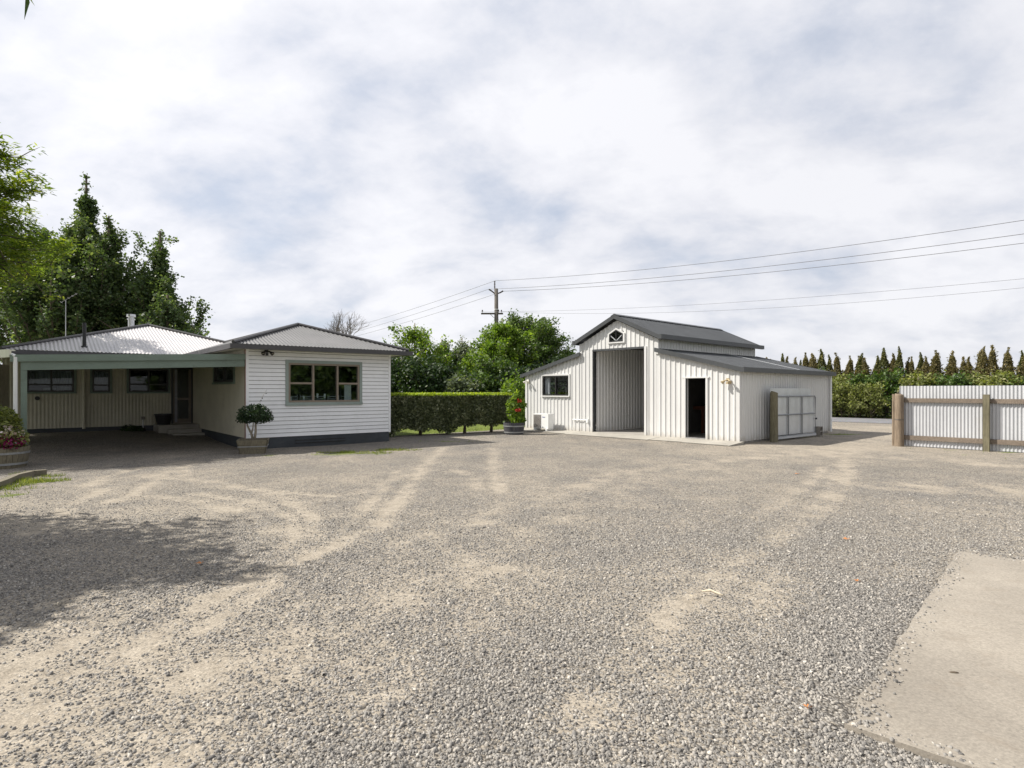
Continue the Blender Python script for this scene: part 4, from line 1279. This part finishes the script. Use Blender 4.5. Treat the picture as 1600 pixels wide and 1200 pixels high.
# the rounded tree beside the pole
Y = 38; H = zt(492, Y)
rt = empty('round_tree', (pt(832, Y), Y, 0), 0, 'full round crowned tree between the power pole and the barn', 'tree')
mb, C, _ = limb_tree(H=H, prof=lambda h: 2.3 * math.sin(math.pi * min(1, max(.12, h * 1.0))) ** .45 if h < .9 else 1.2, nlimb=60, n_leaf=34000, rise=.55, sig=.2, r0=.2, base=.16, twigs=8, twl=.3, shift=0)
mb.build('trunk', M['bark_pale'], rt, True); crown('crown', C, .14, LM['mid'], rt, .55)
# shrub masses under them, each its own
shr = [(628, 32, 556, 'deep', 1.5), (665, 31, 566, 'deep', 1.5), (703, 33, 572, 'deep', 1.3), (770, 32, 560, 'mid', 1.6), (805, 31, 575, 'deep', 1.5), (850, 35, 560, 'deep', 1.9), (742, 31, 585, 'mid', 1.2), (880, 34, 575, 'deep', 1.7), (725, 30, 592, 'silver', .9)]
sl_ = ['dark bushy shrub against the right side of the house', 'dark dense shrub second from the house behind the hedge', 'dark shrub left of the silvery tree behind the hedge',
       'green shrub under the bright tree behind the hedge', 'dark shrub behind the right half of the hedge', 'tall dark shrub below the round crowned tree', 'low green shrub behind the hedge middle',
       'dark shrub close against the barn left wall', 'small silvery shrub at the foot of the silvery tree']
for (px, Y, py, lm, R), lab in zip(shr, sl_):
    H = zt(py, Y)
    make_tree('shrub', (pt(px, Y), Y, 0), lab, 'shrub', LM[lm], M['bark'], .17, .6, 'shrubs behind the hedge', H=H, prof=lambda h, R=R: R * (1 - .6 * h) ** .5,
              nlimb=34, n_leaf=6500, rise=.5, sig=.2, r0=.06, base=.03, twigs=6, twl=.35)
make_tree('shrub', tuple(bw(2.3, W + 2.9, 0)), 'bright leafy shrub close outside the left barn wall behind the dark barrel', 'shrub', LM['bright'], M['bark'], .13, .6, 'shrubs behind the hedge', H=2.0, prof=lambda h: 1.15 * (1 - .5 * h) ** .5, nlimb=30, n_leaf=6500, rise=.5, sig=.16, r0=.05, base=.04, twigs=6, twl=.35)
# bare tree behind the house roof
bt_ = MB(); 
def branch(mb, p, d, L, r, k):
    q = p + d * L; mb.tube([p, (p + q) / 2 + Vector(RNG.normal(0, .04, 3)) * L, q], [r, r * .85, r * .65], 5, False)
    if k == 0: return
    for j in range(3 if k > 1 else 3):
        nd = (d + Vector(RNG.normal(0, .42, 3)) + Vector((0, 0, .12))).normalized()
        branch(mb, q if j else p.lerp(q, .6), nd, L * RNG.uniform(.6, .85), r * .62, k - 1)
for s in (-.55, -.2, .1, .45): branch(bt_, Vector((s * .3, 0, 2.8)), Vector((s, .1, 1)).normalized(), 1.0, .05, 5)
bt_.tube([(0, 0, 0), (0, 0, 3.0)], [.16, .11], 8)
o = bt_.build('bare_tree', wood('bare_twig_bark', (.10, .085, .07), (.22, .19, .16))); o.location = (pt(524, 32), 32, 0); tag(o, 'leafless tree with fine twigs behind the house roof', 'tree')

# ---- hedge
hedge = empty('hedge', (HEDGE_A.x, HEDGE_A.y, 0), math.atan2(hd.y, hd.x), 'clipped dark leafy hedge with yellow green top between house and barn', 'hedge')
HL = (HEDGE_B - HEDGE_A).length - .1
n = 42000
P = np.zeros((n, 3)); P[:, 0] = RNG.random(n) * HL; u = RNG.random(n)
side = RNG.random(n)
P[:, 1] = .45 + (np.where(side < .5, -1, 1)) * (.44 - np.abs(RNG.normal(0, .07, n)))
fill = RNG.random(n) < .25; P[fill, 1] = .03 + RNG.random(fill.sum()) * .85
low = np.array([.36 + .26 * noise.noise(Vector((float(x) * 1.1, 4.4, 0))) - .22 * (1 if x < .7 else 0) for x in P[:, 0]])
tx = [.75, 1.85, 2.95, 3.7, 4.9]
for t in tx: low -= .22 * np.exp(-((P[:, 0] - t) / .28) ** 2)
P[:, 2] = low + RNG.random(n) ** .9 * (1.46 - low)
bul = np.array([.05 * noise.noise(Vector((float(a) * 2.2, float(b) * 2.2, 1.1))) for a, b in zip(P[:, 0], P[:, 2])]); P[:, 1] += np.where(P[:, 1] < .45, -bul, bul)
crown('foliage', P, .085, LM['hedge'], hedge, .55, .0)
n = 9000; T = np.zeros((n, 3)); T[:, 0] = RNG.random(n) * HL; T[:, 1] = RNG.random(n) * .92; T[:, 2] = 1.46 + RNG.random(n) ** 2 * .10
crown('top_shoots', T, .075, LM['hedgetop'], hedge, .5, .6)
for t in tx:
    mb = MB(); mb.tube([(t, .45, -.05), (t + .02, .45, .3), (t - .03, .45, .7)], [.07, .055, .05], 8)
    for k in range(4):
        a = k * 1.6 + t; mb.tube([(t + .01, .45, .25), (t + .2 * math.cos(a), .45 + .15 * math.sin(a), .5), (t + .4 * math.cos(a), .45 + .3 * math.sin(a), .85)], [.03, .025, .015], 6)
    mb.build('trunk', M['bark'], hedge, True)

# ---- grass blades on the green places
def blades(name, pts, h, m, lab):
    n = len(pts); a = RNG.random(n) * 6.283; w = h * .09
    d = np.stack([np.cos(a), np.sin(a), np.zeros(n)], 1); hh = (h * RNG.uniform(.5, 1.3, n))[:, None]
    ln = RNG.normal(0, .45, (n, 3)); ln[:, 2] = 1
    V = np.stack([pts - d * w[:, None] if np.ndim(w) else pts - d * w, pts + (d * w), pts + ln * hh], 1)
    o = np_mesh(name, V.reshape(-1, 3), 3, m, None, RNG.random(n)); tag(o, lab, 'grass', kind='stuff'); return o
gpnt = []
tries = 60000
gx = np.concatenate([RNG.uniform(-14, 15, tries), RNG.uniform(-12.5, -8.0, 50000), RNG.uniform(-6.5, -1, 30000)])
gy = np.concatenate([RNG.uniform(9, 26, tries), RNG.uniform(8.5, 14, 50000), RNG.uniform(15.5, 18.5, 30000)])
for x, y in zip(gx, gy):
    x = float(x); y = float(y)
    if abs(x) > .95 * y: continue
    g = grass_at(x, y)
    if g > .25 and RNG.random() < g: 
        bx_, by_ = bl(x, y); hx_, hy_ = hl(x, y)
        if (-.9 < bx_ < D and -.2 < by_ < W + .2) or (0 < hx_ < WX and hy_ > -.05): continue
        gpnt.append((x, y, gh(x, y)))
LM['grass'] = leafmat('yard_grass', (.07, .10, .02), (.20, .24, .05), (.36, .34, .12), .4, .7, 1.2)
blades('grass', np.array(gpnt), .06, LM['grass'], 'short patchy grass and weeds along the yard edges')

# ---- half barrels with plants
def half_barrel(name, loc, R, Hh, label, m, group=None, flare=1.0, cat='planter', hoops=(.2, .72)):
    r = empty(name, loc, 0, label, cat, group)
    mb = MB(); n = 28; k0 = 0
    def rad(f): return R * (.86 + .14 * math.sin(math.pi * (.5 * f + 0)) ** 1) * (1 + (flare - 1) * f)
    for i in range(n):
        a0 = 2 * math.pi * (i + .03) / n; a1 = 2 * math.pi * (i + .97) / n
        for j in range(5):
            f0, f1 = j / 5, (j + 1) / 5
            q = lambda a, f, d=0: ((rad(f) - d) * math.cos(a), (rad(f) - d) * math.sin(a), f * Hh)
            mb.quad(q(a0, f0), q(a1, f0), q(a1, f1), q(a0, f1)); mb.quad(q(a1, f0, .03), q(a0, f0, .03), q(a0, f1, .03), q(a1, f1, .03))
        mb.quad(q(a0, 1), q(a1, 1), q(a1, 1, .03), q(a0, 1, .03))
    mb.build('staves', m, r)
    for f in hoops:
        mb = MB(); w = .022
        mb.lathe((0, 0, f * Hh), [(rad(f) + .001, -w), (rad(f) + .008, -w), (rad(f) + .008, w), (rad(f) + .001, w)], 32); mb.build('hoop', M['hoop'], r)
    mb = MB(); mb.lathe((0, 0, Hh * .86), [(.001, .01), (rad(.86) - .028, 0)], 24); mb.build('soil', M['soil'], r)
    return r
def blob(n, c, rad, shell=.5):
    d = RNG.normal(0, 1, (n, 3)); d /= np.linalg.norm(d, axis=1)[:, None]
    return np.array(c) + d * (shell + (1 - shell) * RNG.random((n, 1)) ** .6) * np.array(rad)

def plant(name, loc, label, cat, parts, stems=None):
    r = empty(name, loc, 0, label, cat)
    if stems:
        mb = MB()
        for s in stems: mb.tube(s[0], s[1], 6)
        mb.build('stem', M['bark_pale'], r, True)
    for nm, C, size, lm, asp in parts: crown(nm, C, size, LM[lm], r, asp)
    return r

bx, by = -10.98, 12.78
half_barrel('half_barrel', (bx, by, 0), .50, .44, 'pale oak half barrel of flowers by the carport post', M['barrel'], 'barrel planters')
C = np.vstack([blob(3000, (-.12, 0, .90), (.50, .42, .42)), blob(900, (.22, -.05, .62), (.36, .34, .30)), blob(500, (-.3, 0, .5), (.36, .4, .25))])
Fp = np.vstack([blob(500, (.0, -.25, .55), (.50, .28, .22)), blob(260, (.33, -.15, .55), (.28, .25, .20)), blob(160, (-.3, -.2, .62), (.3, .25, .22))])
Pk = np.vstack([blob(110, (.05, -.2, .78), (.45, .28, .18)), blob(60, (.3, -.1, .7), (.25, .25, .2))])
plant('flowering_plant', (bx, by, 0), 'bushy plant with magenta and pale pink flowers in the oak half barrel', 'flowers',
      [('foliage', C, .07, 'weed', .55), ('petals', Fp, .05, 'flower', .9), ('pale_petals', Pk, .062, 'pinkflower', .9)])
bx2, by2 = pt(803, 22.4), 22.4
half_barrel('half_barrel', (bx2, by2, 0), .40, .44, 'dark half barrel with a grey hoop at the right end of the hedge', M['barrel_dark'], 'barrel planters')
C = np.vstack([blob(900, (.02, .1, .95), (.34, .3, .5), .1), blob(330, (.12, .1, 1.38), (.2, .2, .3), .1), blob(200, (.3, .1, 1.1), (.18, .2, .3), .1), blob(420, (.15, 0, .55), (.3, .3, .2))])
plant('flowering_plant', (bx2, by2, 0), 'leafy shrub with red blooms in the dark barrel beside the barn', 'flowers',
      [('foliage', C, .10, 'bright', .5), ('petals', blob(45, (.16, -.2, .92), (.11, .1, .05)), .07, 'redflower', .9), ('upper_petals', blob(16, (.2, -.15, 1.25), (.1, .1, .08)), .07, 'redflower', .9)])
# square tapered planter at the house corner
px_, py_ = -6.83, 15.72
tr_ = empty('wooden_planter', (px_, py_, 0), RH - .35, 'weathered tapered wooden planter at the corner of the white house', 'planter')
mb = MB(); a0, a1, Hp = .30, .38, .36
for k in range(4):
    c, s = math.cos(k * math.pi / 2), math.sin(k * math.pi / 2); rot = lambda x, y, z: (x * c - y * s, x * s + y * c, z)
    for (f0, f1) in ((0, .30), (.315, .64), (.655, 1)):
        w0 = a0 + (a1 - a0) * f0; w1 = a0 + (a1 - a0) * f1
        mb.prism([rot(-w0, -w0, f0 * Hp), rot(w0, -w0, f0 * Hp), rot(w1, -w1, f1 * Hp), rot(-w1, -w1, f1 * Hp)], rot(0, .03, 0))
mb.build('planks', M['barrel'], tr_)
mb = MB()
for k in range(4):
    c, s = math.cos(k * math.pi / 2), math.sin(k * math.pi / 2); rot = lambda x, y, z: (x * c - y * s, x * s + y * c, z)
    w0 = a0 + (a1 - a0) * .52; mb.prism([rot(-w0 - .012, -w0 - .012, .18), rot(w0 + .012, -w0 - .012, .18), rot(w0 + .014, -w0 - .014, .205), rot(-w0 - .014, -w0 - .014, .205)], rot(0, .012, 0))
mb.build('band', M['hoop'], tr_)
mb = MB(); mb.box(-.34, .34, -.34, .34, .27, .30); mb.build('soil', M['soil'], tr_)
C = np.vstack([blob(1700, (-.06, 0, 1.02), (.36, .34, .26), .3), blob(1000, (.16, 0, 1.00), (.32, .3, .24), .3), blob(350, (.36, 0, .93), (.18, .16, .14), .2), blob(300, (-.28, 0, .92), (.2, .2, .14), .2), blob(200, (.1, 0, 1.2), (.25, .2, .1), .2), RNG.normal(0, .012, (7, 3)) + np.array([.12, 0, 1.28]) + np.linspace(0, 1, 7)[:, None] * np.array([.22, 0, .34])])
plant('potted_shrub', (px_, py_, 0), 'round headed dark shrub on a forked stem in the wooden planter', 'shrub', [('foliage', C, .06, 'pot', .5)],
      [([(0, 0, .28), (-.05, 0, .5), (-.16, 0, .72), (-.2, .05, .95)], [.035, .03, .022, .012]), ([(.02, 0, .28), (.06, 0, .55), (.05, .02, .78), (.15, 0, 1.0)], [.035, .03, .025, .012]),
       ([(-.05, 0, .5), (.0, -.03, .66), (.03, -.05, .9)], [.02, .016, .01]), ([(.12, 0, 1.2), (.22, 0, 1.45), (.35, 0, 1.68)], [.006, .004, .002])])
# low dark plant near the tap
plant('low_plant', tuple(hw(-2.05, 6.2, gh(*hw(-2.05, 6.2).xy))), 'low dark plant at the foot of the cream wall', 'plant', [('foliage', np.vstack([blob(260, (0, 0, .1), (.28, .18, .12)), blob(120, (.3, 0, .08), (.15, .12, .08))]), .07, 'deep', .5)])
# yellowish shrub at far left edge
make_tree('shrub', (-14.9, 15.9, 0), 'yellow green shrub at the left edge beside the carport', 'shrub', LM['cedar'], M['bark'], .1, .4, H=2.6, prof=lambda h: .65 * (1 - .5 * h), nlimb=20, n_leaf=2500, rise=.5, sig=.12, r0=.04, base=.1)

# ---- kerb at the left
mb = MB(); kp = [gp(-60, 782), gp(-20, 768), gp(5, 759), gp(25, 750), gp(50, 744), gp(72, 742)]
kp = [Vector((x, y, .03)) for x, y in kp]
for a, b_ in zip(kp[:-1], kp[1:]): mb.bar(a, b_, .11, .15)
tag(mb.build('kerb', M['kerb']), 'curved mossy concrete edging by the flower barrel', 'kerb')

# ---- fallen leaves and the pod
def leaf_obj(x, y, s, m_, lab, grp='fallen leaves', z=None):
    mb = MB(); r = random.Random(int(x * 1000)); n = 9
    for k in range(5):
        a = k * 1.05 - 2.1; L = s * (1 - .25 * abs(k - 2) / 2)
        d = Vector((math.cos(a), math.sin(a), .25)); q = Vector((-math.sin(a), math.cos(a), 0))
        mb.quad((0, 0, .004), d * L * .5 + q * L * .16, d * L, d * L * .5 - q * L * .16 + Vector((0, 0, .006)))
    o = mb.build('fallen_leaf', m_); o.location = (x, y, (gh(x, y) if z is None else z) + .012); o.rotation_euler = (0, 0, r.random() * 6)
    tag(o, lab, 'leaf', grp)
for (a, c, s, m_, lab) in ((315, 882, .055, 'deadleaf', 'orange fallen leaf at the edge of the tree shadow on the gravel'),
                           (1324, 845, .06, 'deadleaf', 'orange fallen leaf right of centre, beyond the slab corner'),
                           (1341, 911, .04, 'deadleaf', 'small red-brown leaf on gravel just left of the slab top'),
                           (90, 948, .05, 'paleleaf', 'pale leaf lying in the tree shadow at lower left'),
                           (1262, 1111, .035, 'deadleaf', 'orange leaf on gravel beside the slab lower corner'),
                           (1245, 742, .09, 'deadleaf', 'brown leaf on the pale drive near the barn corner'),
                           (1083, 934, .05, 'paleleaf', 'pale dry leaf at right centre of the yard')):
    x, y = gp(a, c); leaf_obj(x, y, s, M[m_], lab)
x, y = gp(1110, 930)
mb = MB(); mb.tube([(-.06, .03, .012), (0, 0, .03), (.06, -.05, .015), (.09, -.07, .012)], [.005, .011, .009, .003], 8)
o = mb.build('bark_strip', M['paleleaf'], smooth=True); o.location = (x, y, .01); tag(o, 'curled pale strip of bark on the gravel right of centre', 'bark')
x, y = gp(1491, 1052)
mb = MB(); mb.lathe((0, 0, 0), [(.001, -.036), (.012, -.02), (.015, 0), (.011, .02), (.001, .034)], 10); mb.v = [(v[2] * .75, v[0] * .6, v[1] * .4) for v in mb.v]
o = mb.build('seed_pod', M['bark'], smooth=True); o.location = (x * .985, y * .985, .030); o.rotation_euler = (0, 0, -.2); tag(o, 'dark seed pod lying on the concrete slab', 'seed pod')

# ================================================================== beyond the drive
# cypress shelterbelt
protos = []
for k in range(5):
    r = empty('cypress_tree', (0, 0, 0), 0, 'narrow browned cypress in the long shelterbelt row beyond the road', 'tree', 'shelterbelt cypresses')
    H = 3.65 + .25 * math.sin(k * 2.1); Rr = .47 + .08 * math.cos(k * 1.7); n = 4600
    h = RNG.random(n) ** .85; rad = Rr * (1 - h) ** .55 * (.75 + .4 * RNG.random(n)) * (1 + .18 * np.sin(h * 17 + k)); a = RNG.random(n) * 6.283
    C = np.stack([rad * np.cos(a), rad * np.sin(a), h * H + .1], 1)
    nt_ = 260; hs = RNG.uniform(.75, 1, nt_); sp = RNG.normal(0, .12 + .02 * k, (nt_, 1)); 
    fz = RNG.random(nt_); C2 = np.stack([RNG.normal(0, .11, nt_) * (1.15 - fz) + .05 * np.sin(fz * 7 + k), RNG.normal(0, .10, nt_) * (1.15 - fz), H * (.84 + .27 * fz)], 1)
    C = np.vstack([C, C2])
    nrm_l = RNG.random(len(C))
    V = leafcards(C, .13, .35, 0, drape=-1.5)
    np_mesh('crown', V, 4, LM['brown' if k not in (1,) else 'olive'], r, nrm_l)
    mb = MB(); mb.tube([(0, 0, 0), (0, 0, H * .9)], [.06, .02], 6); mb.build('trunk', M['bark'], r)
    protos.append(r)
ro = Vector((20.6, 41.2)); rdir = Vector((.68, -.733)).normalized()
used = [False] * 5; s = -3.0; i = 0
while s < 20:
    p = ro + rdir * s; k = int(RNG.integers(0, 5)); sc = float(RNG.uniform(.84, 1.04))
    rz = float(RNG.random() * 6)
    if not used[k]:
        used[k] = True; protos[k].location = (p.x, p.y, 0); protos[k].rotation_euler = (0, 0, rz)
    else:
        d_ = dup(protos[k], (p.x + float(RNG.normal(0, .12)), p.y + float(RNG.normal(0, .12)), 0), rz, sc=(sc * float(RNG.uniform(.75, 1.3)), sc * float(RNG.uniform(.8, 1.2)), sc)); d_.rotation_euler[0] = float(RNG.normal(0, .03)); d_.rotation_euler[1] = float(RNG.normal(0, .03))
    s += float(RNG.uniform(.27, .50)); i += 1
for k in range(5):
    if not used[k]: p = ro + rdir * (20 + k * .6); protos[k].location = (p.x, p.y, 0)
for (s0, s1) in ((-3, 20),):
    n = 34000; t = RNG.uniform(s0, s1, n); hgt_ = RNG.random(n) ** .95 * 2.95
    Cx = ro.x + rdir.x * t + RNG.normal(0, .22, n) * .733; Cy = ro.y + rdir.y * t + RNG.normal(0, .22, n) * .68
    V = leafcards(np.stack([Cx, Cy, hgt_ + .05], 1), .15, .35, 0, drape=-1.3)
    o = np_mesh('cypress_undergrowth', V, 4, LM['brown'], None, RNG.random(n)); tag(o, 'dense brown green cypress foliage filling the foot of the shelterbelt row', 'foliage', kind='stuff')
# shrubs before it
rs = [(-3.2, 3.0, 'mid', 1.6), (-1.2, 3.2, 'bright', 1.5), (-.6, 2.4, 'bright', 1.3), (1.2, 2.9, 'mid', 1.3), (2.4, 2.6, 'weed', 1.1), (3.7, 2.7, 'mid', 1.2), (5.2, 2.9, 'mid', 1.3), (6.8, 2.75, 'weed', 1.3), (8.5, 2.6, 'mid', 1.3), (10.2, 2.8, 'weed', 1.3), (12.2, 2.5, 'mid', 1.3), (14.0, 2.7, 'weed', 1.3)]
rl = ['dark green shrub right behind the barn rear corner', 'tall glossy green shrub beside the barn rear corner', 'bright green shrub in front at the barn rear corner', 'green shrub in the driveway gap, left of centre', 'weedy pale shrub in the middle of the driveway gap',
      'green shrub in the driveway gap next to the fence post', 'green shrub over the fence start', 'mixed weedy shrub above the first fence panel', 'green shrub above the first fence panel middle', 'weedy shrub above the fence beside its second post', 'green shrub above the second fence panel', 'weedy shrub at the right picture edge above the fence']
for (s, Hh, lm, R), lab in zip(rs, rl):
    p = ro + rdir * s - Vector((.733, .68)) * 1.9
    make_tree('shrub', (p.x, p.y, 0), lab, 'shrub', LM[lm], M['bark'], .16, .6, 'shrubs along the shelterbelt', H=Hh * .92, prof=lambda h, R=R: R * (1 - .55 * h) ** .6, nlimb=30, n_leaf=4200, rise=.55, sig=.17, r0=.05, base=.04, twigs=6, twl=.35)
wd = [(.9, 1.4), (1.7, 1.9), (2.5, 2.2), (3.3, 1.9), (4.1, 1.9), (4.9, 1.9)]
for k, (s, Hh) in enumerate(wd):
    p = ro + rdir * s - Vector((.733, .68)) * 3.9
    make_tree('weed_clump', (p.x, p.y, 0), ['leftmost', 'second', 'third', 'fourth', 'fifth', 'rightmost'][k] + ' of the tall pale weed clumps on the verge across the road', 'weeds', LM['weed'], M['bark'], .13, .5, 'weed clumps on the verge',
              H=Hh, prof=lambda h: .7 * (1 - .4 * h), nlimb=24, n_leaf=2600, rise=1.0, sig=.13, r0=.02, base=.03, twigs=4, twl=.3)
# wire fence on the far verge
wf = empty('wire_fence', tuple((ro + rdir * -2.5 - Vector((.733, .68)) * 3.1).to_3d()), math.atan2(rdir.y, rdir.x), 'post and wire stock fence on the far side of the road', 'fence')
for x in (0, 3, 6, 9):
    mb = MB(); mb.tube([(x, 0, -.1), (x, 0, 1.15)], .05, 8); mb.build('post', M['post'], wf)
mb = MB()
for z in (.2, .35, .5, .68, .88, 1.08): mb.tube([(0, 0, z), (9, 0, z)], .007, 4)
for q in range(60): mb.tube([(q * .15, 0, .2), (q * .15, 0, 1.08)], .004, 3)
mb.build('wire', M['gutter'], wf)

# ---- power pole and lines
PP = Vector((pt(775, 46), 46)); pdir = Vector((.79, -.61)).normalized(); RP_ = math.atan2(-pdir.x, pdir.y) + math.pi / 2
pole = empty('power_pole', (PP.x, PP.y, 0), 0, 'dark timber power pole with two crossarms rising above the trees', 'power pole')
zz = lambda py: zt(py, 46)
mb = MB(); mb.tube([(.05, 0, 0), (.02, 0, zz(451))], [.22, .14], 12); mb.build('pole', M['polewood'], pole, True)
mb = MB(); mb.tube([(-.10, 0, zz(455)), (-.10, 0, zz(439))], .035, 8)
for k in range(5): mb.lathe((-.10, 0, zz(450) + k * .12), [(.04, 0), (.085, .02), (.04, .05)], 12)
mb.build('top_insulator', M['ins'], pole)
for s, py, w_ in ((-1, 452, .52), (1, 454.5, .52)):
    mb = MB(); mb.tube([(s * .08, 0, zz(459)), (s * .35, 0, zz(py + 2.5)), (s * .55, 0, zz(py))], [.05, .055, .06], 8)
    mb.build('arm_insulator', M['ins'], pole)
mb = MB(); mb.box(-1.15, .55, -.14, -.04, zz(491.5), zz(489)); mb.bar((-.45, -.09, zz(491)), (-.08, -.05, zz(498)), .03, .03); mb.build('crossarm', M['polewood'], pole)
for x in (-1.05, .42, .2):
    mb = MB(); mb.tube([(x, -.09, zz(489)), (x, -.09, zz(486.5))], .015, 6); mb.tube([(x, -.09, zz(487)), (x, -.09, zz(484.5))], [.06, .045], 10); mb.build('insulator', M['ins'], pole)
mb = MB(); mb.lathe((.03, 0, zz(484)), [(.18, 0), (.18, .05)], 12); mb.build('band', M['pipe'], pole)
def wire(p0, p1, sag, lab, grp='power lines', r=.013):
    mb = MB(); a = Vector(p0); b_ = Vector(p1); n = 26
    mb.tube([a.lerp(b_, i / n) - Vector((0, 0, 4 * sag * (i / n) * (1 - i / n))) for i in range(n + 1)], r, 4)
    o = mb.build('power_line', M['wire']); tag(o, lab, 'power line', grp)
def wp(px, py, Y): return (pt(px, Y), Y, zt(py, Y))
pz = PP
wire(wp(774, 438.5, 46), wp(1900, 296, 23.0), .55, 'uppermost power line running right from the pole top')
wire(wp(763, 452, 46), wp(1900, 322, 22.6), .50, 'second power line running right from the pole arm')
wire(wp(787, 455, 46), wp(1900, 340, 23.4), .48, 'third power line running right from the pole arm')
wire(wp(751, 487, 46), wp(1900, 405, 22.6), .5, 'upper of the two faint low lines running right across the sky', r=.007)
wire(wp(783, 487, 46), wp(1900, 417, 23.2), .75, 'lower of the two faint low lines running right across the sky', r=.007)
wire(wp(774, 438.5, 46), wp(380, 545, 95), .9, 'uppermost power line running left from the pole top')
wire(wp(763, 452, 46), wp(380, 552, 95), .9, 'middle power line running left from the pole arm')
wire(wp(787, 455, 46), wp(370, 560, 95), .9, 'lowest power line running left from the pole arm')

# ---- trees behind the viewer, seen in the window glass
for (x, y, Hh, w_) in ((17.5, 7.2, 5.5, 'leftmost'), (20.5, 3.8, 7.0, 'second'), (24.5, 4.5, 7.5, 'third'), (22.5, -.5, 6.5, 'fourth'), (17, -3.5, 6.5, 'rightmost')):
    make_tree('yard_tree', (x, y, 0), w_ + ' of the green trees right of the yard that the big house window reflects', 'tree', LM['mid'], M['bark'], .36, .8, 'trees reflected in the window',
              H=Hh, prof=lambda h: 2.7 * (1 - .7 * h) ** .6, nlimb=34, n_leaf=6000, rise=.4, sig=.4, r0=.2, base=.1, twigs=5, twl=.35)

# ================================================================== light, sky, camera
sd = Vector((-.95, .12, 1.0)).normalized()
el = math.asin(sd.z); rot = math.atan2(sd.x, sd.y)
L = bpy.data.lights.new('sun', 'SUN'); L.energy = 4.7; L.angle = math.radians(.6); L.color = (1, .945, .86)
lo = bpy.data.objects.new('sun', L); COL.objects.link(lo); lo.rotation_euler = sd.to_track_quat('Z', 'Y').to_euler(); lo.location = (-30, 5, 40)

world = bpy.data.worlds.new('World'); scene.world = world; world.use_nodes = True
nt = world.node_tree; bg = nt.nodes['Background']; bg.inputs['Strength'].default_value = .1
sky = N(nt, 'ShaderNodeTexSky'); sky.sky_type = 'NISHITA'; sky.sun_disc = False; sky.sun_elevation = el; sky.sun_rotation = rot
sky.air_density = 1.0; sky.dust_density = 1.5
tc = N(nt, 'ShaderNodeTexCoord'); sx = N(nt, 'ShaderNodeSeparateXYZ'); nt.links.new(tc.outputs['Generated'], sx.inputs[0])
zc = mth(nt, 'ADD', mth(nt, 'MAXIMUM', sx.outputs[2], 0.0), .40)
cb = N(nt, 'ShaderNodeCombineXYZ')
nt.links.new(mth(nt, 'DIVIDE', sx.outputs[0], zc), cb.inputs[0]); nt.links.new(mth(nt, 'DIVIDE', sx.outputs[1], zc), cb.inputs[1])
mp = N(nt, 'ShaderNodeMapping'); mp.inputs['Rotation'].default_value = (0, 0, .5); mp.inputs['Location'].default_value = (7.4, 2.9, 0); mp.inputs['Scale'].default_value = (1, 1.25, 1)
nt.links.new(cb.outputs[0], mp.inputs['Vector'])
c1 = tex_noise(nt, mp.outputs[0], 2.1, 8, .55, .15)
c2 = tex_noise(nt, mp.outputs[0], 5.2, 8, .6, .25)
cf = mth(nt, 'ADD', mth(nt, 'MULTIPLY', c1, .72), mth(nt, 'MULTIPLY', c2, .28))
ccol = ramp(nt, cf, [(.36, (.68, .73, .83)), (.43, (.81, .84, .915)), (.49, (.94, .95, .995)), (.57, (1.06, 1.06, 1.085))])
# brighter veil towards the sun
dt = N(nt, 'ShaderNodeVectorMath', operation='DOT_PRODUCT'); nt.links.new(tc.outputs['Generated'], dt.inputs[0]); dt.inputs[1].default_value = sd
glow = mth(nt, 'MULTIPLY_ADD', mth(nt, 'MAXIMUM', dt.outputs['Value'], 0), .14, .90)
# dimming added to the unseen sky behind the camera and overhead, for deeper shadows
south = N(nt, 'ShaderNodeMapRange'); south.interpolation_type = 'SMOOTHSTEP'
south.inputs['From Min'].default_value = -.45; south.inputs['From Max'].default_value = .25; south.inputs['To Min'].default_value = .92; south.inputs['To Max'].default_value = 1
nt.links.new(sx.outputs[1], south.inputs['Value'])
zen = N(nt, 'ShaderNodeMapRange'); zen.interpolation_type = 'SMOOTHSTEP'
zen.inputs['From Min'].default_value = .56; zen.inputs['From Max'].default_value = .85; zen.inputs['To Min'].default_value = 1; zen.inputs['To Max'].default_value = .8
nt.links.new(sx.outputs[2], zen.inputs['Value'])
glow = mth(nt, 'MULTIPLY', glow, mth(nt, 'MULTIPLY', south.outputs[0], zen.outputs[0]))
gl3 = N(nt, 'ShaderNodeCombineXYZ')
for k in range(3): nt.links.new(glow, gl3.inputs[k])
cloud = mix(nt, 1.0, ccol.outputs[0], gl3.outputs[0], 'MULTIPLY')
cloud = mix(nt, 1.0, cloud, (6.4, 6.4, 6.5), 'MULTIPLY')
gap = ramp(nt, c1, [(.28, (.25, .25, .25)), (.42, (.04, .04, .04))])
nt.links.new(mix(nt, gap.outputs[0], cloud, sky.outputs[0]), bg.inputs['Color'])

cam = bpy.data.cameras.new('camera'); co = bpy.data.objects.new('camera', cam); COL.objects.link(co)
co.location = (0, 0, CH); co.rotation_euler = (math.radians(90), 0, 0)
cam.sensor_width = 36; cam.lens = F / 1600 * 36; cam.shift_y = (HZ - 600) / 1600; cam.clip_end = 2000; cam.clip_start = .05
scene.camera = co
scene.view_settings.view_transform = 'Standard'; scene.view_settings.look = 'None'; scene.view_settings.exposure = .62; scene.view_settings.gamma = 1
scene.cycles.max_bounces = 8; scene.cycles.transparent_max_bounces = 16
